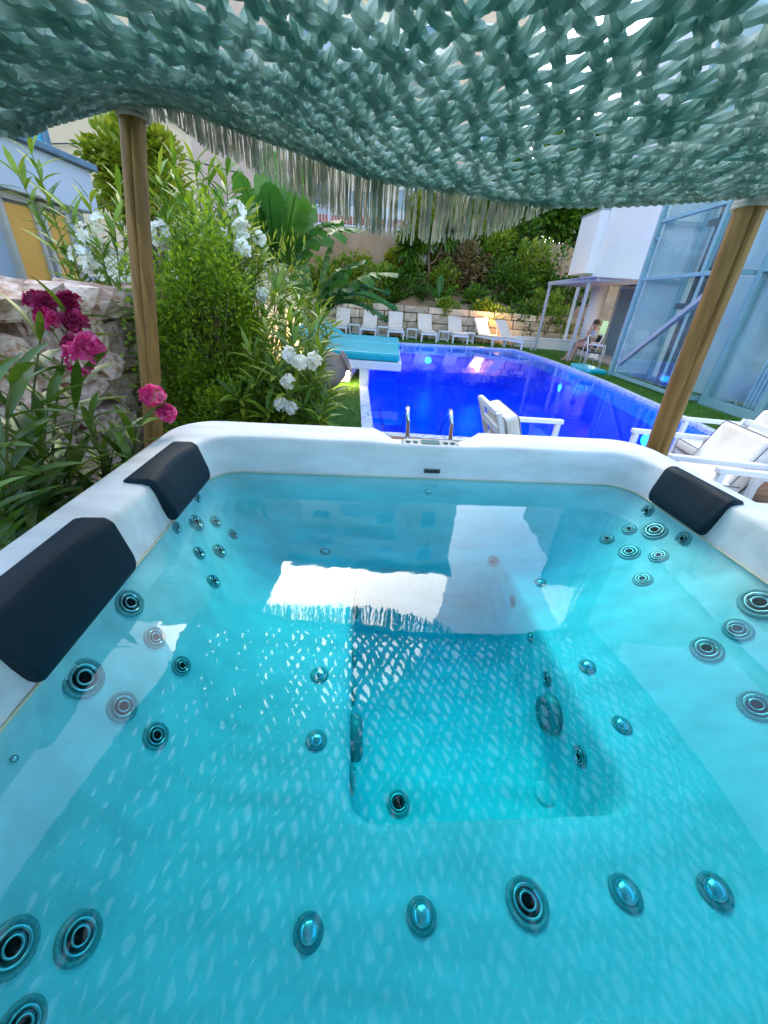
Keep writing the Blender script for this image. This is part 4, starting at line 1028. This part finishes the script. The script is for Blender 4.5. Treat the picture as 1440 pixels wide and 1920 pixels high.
banana('banana_plant', 'young banana plant growing out of the block wall behind the loungers', (1.75, 19.9, 1.2), .35,
       [(.1, .5, 1.3, 2, 0), (3.1, .5, 1.3, 2, 0), (1.6, 1.2, .9, 0, 0), (-.9, .6, 1.1, 1, 0), (4., .6, 1.1, 1, 0)], .06)

# ---- planting on the bank behind the pool (each shrub its own thing)
bank = [  # x, y, z, rx, ry, rz, material, leaf, n, label
    (-3.6, 20.2, 1.6, 1.2, .7, 1.2, 'leaf_far', .20, 2200, 'green shrub on the bank behind the leftmost banana leaves'),
    (-1.0, 20.6, 2.0, .9, .6, 1.0, 'leaf_far', .17, 2000, 'yellow green shrub below the white railing'),
    (.15, 20.2, 1.75, .85, .6, 1.15, 'leaf_far_dark', .17, 2400, 'dark green rounded shrub hanging over the block wall'),
    (.6, 22.2, 3.6, 1.0, .7, 1.1, 'leaf_far', .18, 2400, 'flowering shrub at the top of the bank beside the railing'),
    (2.4, 22.4, 3.9, 1.2, .7, 1.1, 'leaf_far', .18, 2600, 'loose climber at the top of the bank behind the yucca tree'),
    (2.9, 21.3, 2.8, 1.2, .6, 1.1, 'leaf_dry', .17, 2200, 'dry brown creeper in the middle of the bank'),
    (4.3, 22.0, 3.4, 1.3, .7, 1.5, 'leaf_far', .18, 3000, 'tall yellow green creeper covering the bank'),
    (4.9, 20.8, 2.0, 1.2, .6, 1.2, 'leaf_far_dark', .17, 2600, 'dark creeper behind the angled loungers'),
    (5.9, 21.4, 2.9, 1.2, .7, 1.7, 'leaf_far', .18, 3000, 'mid green creeper beside the pergola'),
    (6.6, 20.2, 1.2, 1.0, .5, 1.1, 'leaf_far', .16, 2200, 'leafy hedge shrub behind the low white wall'),
    (7.6, 21.2, 2.4, 1.2, .7, 1.7, 'leaf_far_dark', .18, 2600, 'dark shrub between the pergola and white bay'),
    (3.4, 19.9, 1.5, .7, .4, .8, 'leaf_far_dark', .15, 1500, 'small dark shrub rooted on top of the block wall'),
    (1.9, 20.9, 2.2, .9, .5, .8, 'leaf_far', .16, 1700, 'low green shrub at the foot of the yucca tree'),
    (-5.2, 19.2, 1.6, 1.2, .8, 1.6, 'leaf_far_dark', .20, 2200, 'dark green shrub at the left end of the block wall'),
    (-1.9, 21.8, 2.5, .8, .5, .7, 'leaf_tree', .16, 1500, 'yellow green shrub on the bare earth bank under the railing'),
    (-2.9, 21.0, 2.2, .9, .5, .9, 'leaf_far', .17, 1700, 'loose shrub at the foot of the bare earth bank'),
    (-.4, 21.9, 2.9, .7, .5, .7, 'leaf_tree', .15, 1500, 'light green shrub right of the bare earth bank'),
    (3.6, 22.6, 4.6, 1.0, .5, .6, 'leaf_tree', .16, 1700, 'pale green creeper along the top edge of the bank'),
    (5.2, 22.4, 4.5, 1.0, .6, .9, 'leaf_far_dark', .17, 2200, 'dark green creeper at the top of the bank near the white bay'),
    (-1.7, 19.5, 1.15, .8, .3, .5, 'leaf_far', .14, 1300, 'trailing shrub spilling over the block wall behind the second lounger'),
    (2.1, 19.5, 1.2, .55, .3, .45, 'leaf_far', .14, 900, 'trailing shrub over the block wall beside the young banana'),
    (4.2, 19.5, 1.15, .9, .3, .6, 'leaf_far', .14, 1500, 'trailing shrub over the block wall right of the amber lamp'),
    (5.6, 19.5, 1.0, .8, .3, .7, 'leaf_far_dark', .14, 1500, 'dark trailing shrub over the block wall near the low white wall'),
    (7.0, 19.4, 1.0, .8, .3, .8, 'leaf_far', .14, 1500, 'green shrub between the pergola posts and the block wall'),
    (1.0, 23.2, 5.0, 1.0, .6, 1.0, 'leaf_tree', .17, 2200, 'bright green shrub crowning the bank right of the railing'),
    (2.6, 23.6, 5.3, 1.2, .7, 1.1, 'leaf_far', .18, 2600, 'green shrub crowning the bank behind the yucca'),
    (.9, 19.55, .85, .35, .25, .45, 'leaf_far', .13, 500, 'small green tuft growing from the block wall between two loungers'),
    (2.55, 19.5, .8, .30, .22, .4, 'leaf_far', .12, 450, 'small fern tuft at the foot of the block wall')]
for k, (x, y, z, rx, ry, rz_, mt, ls, n, lab) in enumerate(bank):
    bush('bank_shrub', lab, (x, y, z), (rx, ry, rz_), n, ls, mt, BROAD, 100 + k, 28, .36, group='shrubs on the bank behind the pool', ground=max(.05, min(z - rz_ * .8, slope_z(y) - .1)), flowers=10 if k == 3 else 0)
for k, (x, y, z, r_, h_, lab) in enumerate([(6.6, 24.6, 6.2, 2.0, 2.4, 'dark tall tree above the creeper left of the white building'), (9.2, 25.2, 6.6, 2.4, 3.0, 'dark tall tree behind the white bay'), (4.2, 25.4, 5.6, 1.8, 1.8, 'dark tree crown above the yellow green creeper')]):
    bush('dark_tree', lab, (x, y, z), (r_, 1.4, h_), 11000, .26, 'leaf_far_dark', BROAD, 200 + k, 60, .34, cat='tree', ground=slope_z(y) - .1)
# yucca tree
yt = W(803, 445, y=20.6); yb = Vector((1.32, 20.6, 1.3)); yu = empty('yucca_tree', yb, 'spiky yucca tree with bare pale trunk on the bank', 'tree')
mb = MB(); tube_along(mb, [yb, yb.lerp(yt, .5) + Vector((.05, 0, 0)), yt], .07, .05, 7); 
mb.build('trunk', 'bark', yu, smooth=True)
mb = MB()
tips = [yt]
for q, dx in ((-.8, -.35), (.75, .3)):
    b0 = yb.lerp(yt, .62); e = yt + Vector((q, -.1, dx - .1)); tube_along(mb, bezier(b0, b0 + Vector((q * .6, 0, .05)), e, 5), .04, .03, 6); tips.append(e)
mb.build('branch', 'bark', yu, smooth=True)
lm = []
for tp_ in tips:
    for k in range(150):
        d = (rvec() + Vector((0, -.2, .25))).normalized(); lm.append(frame_mat(tp_, d, Vector((0, 0, 1)) + rvec() * .2, RND.uniform(.6, .95), .8))
tag(scatter('foliage', *LANCE3, lm, 'leaf_far_dark', yu), kind='stuff')

# ================================================================== FURNITURE
# ---- beige loungers
def make_lounger():
    t = empty('sun_lounger', (0, 0, 0))
    # foot end at y=0 facing -y, head at y=1.9
    for x in (-.31, .31):
        MB().beam((x, .02, .31), (x, 1.92, .31), .05, .07).build('side_rail', 'white_paint', t)
        for y in (.06, 1.55): MB().beam((x, y, 0), (x, y, .28), .06).build('leg', 'white_paint', t)
    MB().beam((-.285, .03, .31), (.285, .03, .31), .05, .07).build('end_rail', 'white_paint', t)
    MB().box((0, .62, .385), (.62, 1.16, .08)).build('mattress', 'lounger_pad', t, bevel=.03, segs=3)
    a = math.radians(48); M = Matrix.Rotation(a, 3, 'X'); c = Vector((0, 1.2, .37)) + M @ Vector((0, .40, .04))
    MB().box(c, (.62, .80, .09), M=M).build('backrest', 'lounger_pad', t, bevel=.03, segs=3)
    MB().beam((-.2, 1.55, .31), (-.2, 1.62, .74), .03).build('back_strut', 'white_paint', t); MB().beam((.2, 1.55, .31), (.2, 1.62, .74), .03).build('back_strut', 'white_paint', t)
    return t
LS = [(-2.45, 17.55, .0, 'beige sun lounger half hidden by the banana leaves'), (-1.22, 17.55, .02, 'beige sun lounger second from the banana in the row behind the pool'), (-.05, 17.45, .05, 'beige sun lounger below the dark rounded shrub'),
      (1.33, 17.4, .12, 'beige sun lounger in front of the young banana plant'), (2.65, 17.6, .10, 'beige sun lounger just left of the amber garden lamp'), (4.25, 17.45, .42, 'angled beige sun lounger just right of the amber garden lamp'), (5.30, 17.0, .62, 'angled beige sun lounger beside the pergola post')]
lp = make_lounger()
for i, (x, y, rz_, lab) in enumerate(LS):
    o = lp if i == 0 else copy_tree(lp)
    o.location = (x, y, 0); o.rotation_euler.z = rz_; tag(o, lab, 'sun lounger', 'beige sun loungers behind the pool')
def make_table():
    t = empty('side_table', (0, 0, 0))
    MB().box((0, 0, .41), (.46, .46, .03)).build('table_top', 'white_paint', t, bevel=.005)
    for x in (-.2, .2):
        for y in (-.2, .2): MB().beam((x, y, 0), (x, y, .392), .03).build('leg', 'white_paint', t)
    for y in (-.2, .2): MB().beam((-.18, y, .1), (.18, y, .1), .02).build('stretcher', 'white_paint', t)
    return t
tp0 = make_table()
for i, (x, y, lab) in enumerate([(-1.85, 18.3, 'white side table between the two loungers by the banana'), (-.62, 18.2, 'white side table left of the lounger under the dark shrub'), (.62, 18.2, 'white side table beside the green wall tuft'), (1.98, 18.2, 'white side table right of the young banana lounger'), (3.1, 18.5, 'white side table at the foot of the amber lamp'), (4.75, 18.3, 'white side table between the two angled loungers')]):
    o = tp0 if i == 0 else copy_tree(tp0)
    o.location = (x, y, 0); tag(o, lab, 'side table', 'white side tables between the loungers')
# ---- sunbed platform over the pool
sp = empty('sunbed_platform', (-.8, 9., 0), 'white sunbed platform reaching over the pool edge', 'sunbed')
MB().box((-.85, 9.05, .40), (1.86, 3.6, .14), rz=.02).build('slab', 'white_paint', sp, bevel=.012)
for x, y in ((-.55, 7.42), (-1.6, 7.42), (-.62, 10.6), (-1.6, 10.6)): MB().box((x, y, .165), (.16, .16, .33)).build('leg', 'white_paint', sp, bevel=.008)
MB().box((-1.1, 9.0, .18), (.5, 2.9, .30)).build('plinth', 'white_wall', sp)
ls_ = empty('strip_light', (-.95, 7.55, .30), 'warm strip light glowing under the white sunbed platform', 'lamp')
MB().box((-1.05, 7.5, .315), (.7, .04, .025)).build('diffuser', 'lamp_warm_soft', ls_)
li = bpy.data.lights.new('strip', 'AREA'); li.energy = 6; li.color = (1, .75, .32); li.shape = 'RECTANGLE'; li.size = .7; li.size_y = .05
lo = bpy.data.objects.new('light', li); COL.objects.link(lo); lo.parent = ls_; lo.location = (-.1, -.05, -.005)
for (y0, y1, lab) in ((7.3, 9.0, 'turquoise sunbed mattress on the near half of the white platform'), (9.1, 10.8, 'turquoise sunbed mattress on the far half of the white platform')):
    t = empty('mattress', (-.85, (y0 + y1) / 2, .47), lab, 'mattress', 'turquoise mattresses on the platform')
    MB().box((-.70, (y0 + y1) / 2, .545), (1.52, y1 - y0, .14), rz=.02).build('pad', 'turquoise', t, bevel=.05, segs=3)
    M = Matrix.Rotation(math.radians(32), 3, 'Y'); MB().box((-1.62, (y0 + y1) / 2, .72), (.62, y1 - y0 - .06, .13), M=M).build('head_section', 'turquoise', t, bevel=.05, segs=3)
    MB().box((-.70, y0 + .012, .545), (1.4, .012, .016), rz=.02).build('seam', 'turquoise', t)
# ---- tilted clay urn
ur = empty('clay_urn', W(618, 735, z=0), 'big tilted clay urn beside the sunbed platform', 'urn')
b = origin(ur) + Vector((-.12, .05, .30)); M = Matrix.Translation(b) @ Matrix.Rotation(math.radians(62), 4, 'Y')
MB().lathe([(.001, -.40), (.13, -.39), (.22, -.25), (.29, -.02), (.29, .12), (.22, .30), (.14, .38), (.15, .43), (.17, .45), (.15, .455), (.12, .43), (.11, .36)], 26, M, close=False).build('body', 'terracotta', ur, smooth=True)
MB().lathe([(.168, .43), (.185, .445), (.168, .462), (.15, .455)], 26, M, close=False).build('rim', 'terracotta', ur, smooth=True)
# ---- pool ladder
ld = empty('pool_ladder', (.42, 4.5, 0), 'pair of chrome pool ladder handrails at the near pool edge', 'ladder')
for x in (.19, .69):
    pts = [(x + .02, 4.36, 0), (x + .01, 4.36, .26)] + [(x - .0, 4.36 + .17 * (1 - math.cos(a)), .26 + .10 * math.sin(a)) for a in np.linspace(.2, 2.4, 9)] + [(x - .06, 4.95, -.1), (x - .07, 5.0, -.9)]
    MB().tube(pts, .022, 12).build('handrail', 'chrome', ld, smooth=True)
    MB().lathe([(.06, .001), (.06, .012), (.03, .03), (.024, .03)], 16, Matrix.Translation((x + .02, 4.36, 0))).build('base_flange', 'chrome', ld, smooth=True)
for z in (-.25, -.55): MB().box((.38, 4.97, z), (.5, .09, .03)).build('tread', 'steel', ld)
# ---- white garden armchairs
def make_chair():
    t = empty('garden_armchair', (0, 0, 0))              # faces +x, seat centre at origin
    for y in (-.33, .33):
        MB().beam((.30, y, 0), (.30, y, .548), .042).build('front_leg', 'white_paint', t, bevel=.004)
        MB().beam((-.32, y, 0), (-.28, y, .548), .042).build('rear_leg', 'white_paint', t, bevel=.004)
        MB().box((.0, y, .568), (.68, .05, .038)).build('armrest', 'white_paint', t, bevel=.006)
        MB().beam((-.28, y * .86, .26), (-.46, y * .86, .76), .038).build('back_stile', 'white_paint', t, bevel=.004)
        MB().beam((-.28, y, .25), (.28, y, .25), .038).build('seat_rail', 'white_paint', t, bevel=.004)
    MB().beam((-.46, -.262, .75), (-.46, .262, .75), .038).build('back_rail', 'white_paint', t, bevel=.004)
    for k in range(2): MB().beam((-.345 - .058 * k, -.262, .44 + .16 * k), (-.345 - .058 * k, .262, .44 + .16 * k), .03, .045).build('back_slat', 'white_paint', t)
    MB().beam((.28, -.31, .25), (.28, .31, .25), .038).build('seat_rail', 'white_paint', t)
    for k in range(4): MB().box((-.23 + k * .14, 0, .262), (.07, .62, .02)).build('seat_slat', 'white_paint', t)
    def cushion(name, c, d, M, mt):
        o = MB().box(c, d, M=M).build(name, mt, t, bevel=.045, segs=4)
        for sg in (-1, 1):
            A = rrect(-d[0] / 2 + .006, d[0] / 2 - .006, -d[1] / 2 + .006, d[1] / 2 - .006, .035, 4, 2)
            pts = [Vector(c) + M @ Vector((u, v, sg * (d[2] / 2 - .014))) for u, v in A]
            MB().tube(pts + [pts[0]], .0028, 5, caps=False).build('piping', 'piping', o)
    cushion('seat_cushion', (.03, 0, .335), (.60, .59, .12), Matrix.Identity(3), 'cushion_white')
    a = math.radians(-71 - 0); M = Matrix.Rotation(math.radians(180 + 71), 3, 'Y')
    cushion('back_cushion', (-.285, 0, .535), (.42, .57, .13), M, 'cushion_stain')
    return t
ch = make_chair()
CH = [(1.22, 3.12, .05, 'white cushioned armchair seen from behind at the pool ladder side'), (2.40, 2.98, PI - .12, 'white armchair with stained back cushion beside the right timber post'), (3.25, 3.6, PI - .1, 'white armchair standing behind the stained one'), (2.52, 2.12, PI - .1, 'white armchair nearest the tub headrest')]
for i, (x, y, rz_, lab) in enumerate(CH):
    o = ch if i == 0 else copy_tree(ch)
    o.location = (x, y, .025); o.rotation_euler.z = rz_; tag(o, lab, 'armchair', 'white garden armchairs on the deck')
# ---- cafe chairs under the pergola
def make_cafe():
    t = empty('cafe_chair', (0, 0, 0))                     # faces -x
    for y in (-.24, .24):
        MB().tube([(-.22, y, 0), (-.22, y, .44), (-.2, y, .64), (.22, y, .66)], .016, 7).build('front_leg', 'white_paint', t, smooth=True)
        MB().tube([(.22, y, 0), (.20, y, .44), (.30, y, .88)], .016, 7).build('rear_leg', 'white_paint', t, smooth=True)
    MB().box((0, 0, .43), (.44, .47, .03)).build('seat', 'dark_mesh', t, bevel=.008)
    M = Matrix.Rotation(math.radians(13), 3, 'Y'); MB().box((.25, 0, .68), (.02, .46, .38), M=M).build('backrest', 'dark_mesh', t, bevel=.006)
    MB().tube([(.30, -.24, .88), (.30, .24, .88)], .016, 7).build('back_rail', 'white_paint', t)
    return t
c1 = make_cafe(); c1.location = (6.35, 14.1, 0); tag(c1, 'white framed chair under the seated person by the sliding doors', 'chair', 'white framed chairs under the pergola')
c2 = copy_tree(c1); c2.location = (6.15, 13.0, 0); c2.rotation_euler.z = 2.6; tag(c2, 'empty white framed chair beside the seated person', 'chair', 'white framed chairs under the pergola')
mt_ = empty('floor_cushion', (5.78, 11.95, 0), 'turquoise cushion lying on the grass below the glass tower', 'cushion')
MB().box((5.60, 12.0, .07), (.5, 1.3, .13), rz=.02).build('pad', 'turquoise', mt_, bevel=.045, segs=3)
MB().box((5.60, 11.34, .07), (.44, .012, .02)).build('seam', 'turquoise', mt_)
# ---- seated person
def skin_body(name, V, E, Rr, material, parent, root=0, sub=2):
    me = bpy.data.meshes.new(name); me.from_pydata(V, E, []); o = bpy.data.objects.new(name, me); COL.objects.link(o); o.parent = parent
    me.materials.append(MATS[material]); sk = o.modifiers.new('skin', 'SKIN'); 
    for i, r_ in enumerate(Rr):
        sv = me.skin_vertices[0].data[i]; sv.radius = (r_, r_) if not isinstance(r_, tuple) else r_; sv.use_root = (i == root)
    sk.use_smooth_shade = True; s = o.modifiers.new('sub', 'SUBSURF'); s.levels = s.render_levels = sub
    return o
pe = empty('person', (6.3, 14.1, 0), 'seated person in a light shirt with one hand raised to the face', 'person')
# faces -x; pelvis on seat
V = [(.08, 0, .53), (.12, 0, .70), (.15, 0, .90), (.14, 0, 1.02), (.12, 0, 1.09), (.10, 0, 1.17), (.085, 0, 1.26),
     (.13, -.17, .97), (.03, -.22, .74), (-.12, -.10, .90), (-.02, -.05, 1.06), (-.035, -.045, 1.12),
     (.13, .17, .97), (.05, .24, .74), (-.16, .18, .66), (-.24, .16, .65),
     (.04, -.10, .52), (-.36, -.12, .53), (-.40, -.11, .28), (-.44, -.11, .07), (-.58, -.12, .035),
     (.04, .10, .52), (-.38, .10, .54), (-.46, .10, .29), (-.55, .10, .07), (-.68, .11, .035)]
E_ = [(0, 1), (1, 2), (2, 3), (3, 4), (4, 5), (5, 6), (2, 7), (7, 8), (8, 9), (9, 10), (10, 11), (2, 12), (12, 13), (13, 14), (14, 15), (0, 16), (16, 17), (17, 18), (18, 19), (19, 20), (0, 21), (21, 22), (22, 23), (23, 24), (24, 25)]
Rr = [.14, .13, .15, .07, .055, .085, .075, .06, .047, .038, .032, .028, .06, .047, .038, .03, .09, .07, .056, .04, .032, .09, .07, .056, .04, .032]
skin_body('body', V, E_, Rr, 'skin', pe)
V2 = [(.08, 0, .56), (.12, 0, .70), (.15, 0, .90), (.145, 0, .99), (.13, -.17, .96), (.05, -.21, .78), (.13, .17, .96), (.06, .235, .78)]
skin_body('shirt', V2, [(0, 1), (1, 2), (2, 3), (2, 4), (4, 5), (2, 6), (6, 7)], [.155, .148, .165, .085, .075, .066, .075, .066], 'shirt', pe)
V3 = [(.08, 0, .53), (.04, -.10, .52), (-.24, -.12, .53), (.04, .10, .52), (-.26, .10, .535)]
skin_body('shorts', V3, [(0, 1), (1, 2), (0, 3), (3, 4)], [.15, .105, .09, .105, .09], 'shorts', pe)
m = MB(); m.lathe([(.001, .10), (.06, .09), (.095, .04), (.10, 0), (.09, -.04), (.07, -.05)], 16, Matrix.Translation((.115, 0, 1.235)), close=False); m.build('hair', 'hair', pe, smooth=True, world=False)
m = MB(); m.lathe([(.001, .03), (.016, .01), (.014, -.012), (.001, -.02)], 8, Matrix.Translation((-.0, 0, 1.19))); m.build('nose', 'skin', pe, smooth=True, world=False)
for y in (-.03, .03): MB().lathe([(.001, .008), (.009, 0), (.001, -.008)], 8, Matrix.Translation((.008, y, 1.215))).build('eye', 'hair', pe, world=False)
for y in (-.055, -.045, -.03, -.02): MB().tube([(-.035, y, 1.10), (-.025, y, 1.15), (-.005, y, 1.175)], [.009, .008, .006], 6).build('finger', 'skin', pe, smooth=True, world=False)
# ---- underwater pool lamps
for i, (x, y, rz_, lab) in enumerate([(1.3, 16.3, 0, 'round blue lit pool lamp set in the far pool wall'), (5.05, 12.2, PI / 2, 'round blue lit pool lamp in the right pool wall near the tower'), (4.85, 7.2, PI / 2, 'round blue lit pool lamp in the right pool wall near the chairs'), (-.75, 10.9, -PI / 2, 'round blue lit pool lamp in the left pool wall under the sunbed')]):
    t = empty('pool_lamp', (x, y, -.55), lab, 'lamp', 'blue lamps in the pool walls')
    d = Vector((math.sin(rz_) * -1, -math.cos(rz_), 0)); M = d.to_track_quat('Z', 'Y').to_matrix().to_4x4(); M.translation = (x, y, -.55)
    MB().lathe([(.12, 0), (.11, .03), (.001, .04)], 20, M).build('lens', 'lamp_blue', t, smooth=True)
    MB().lathe([(.15, 0), (.15, .02), (.125, .03), (.12, 0)], 20, M, close=False).build('bezel', 'steel', t, smooth=True)
    li = bpy.data.lights.new('pool_light', 'POINT'); li.energy = 5; li.color = (.0, .20, 1); li.shadow_soft_size = .12
    lo = bpy.data.objects.new('light', li); COL.objects.link(lo); lo.parent = t; lo.location = d * .25
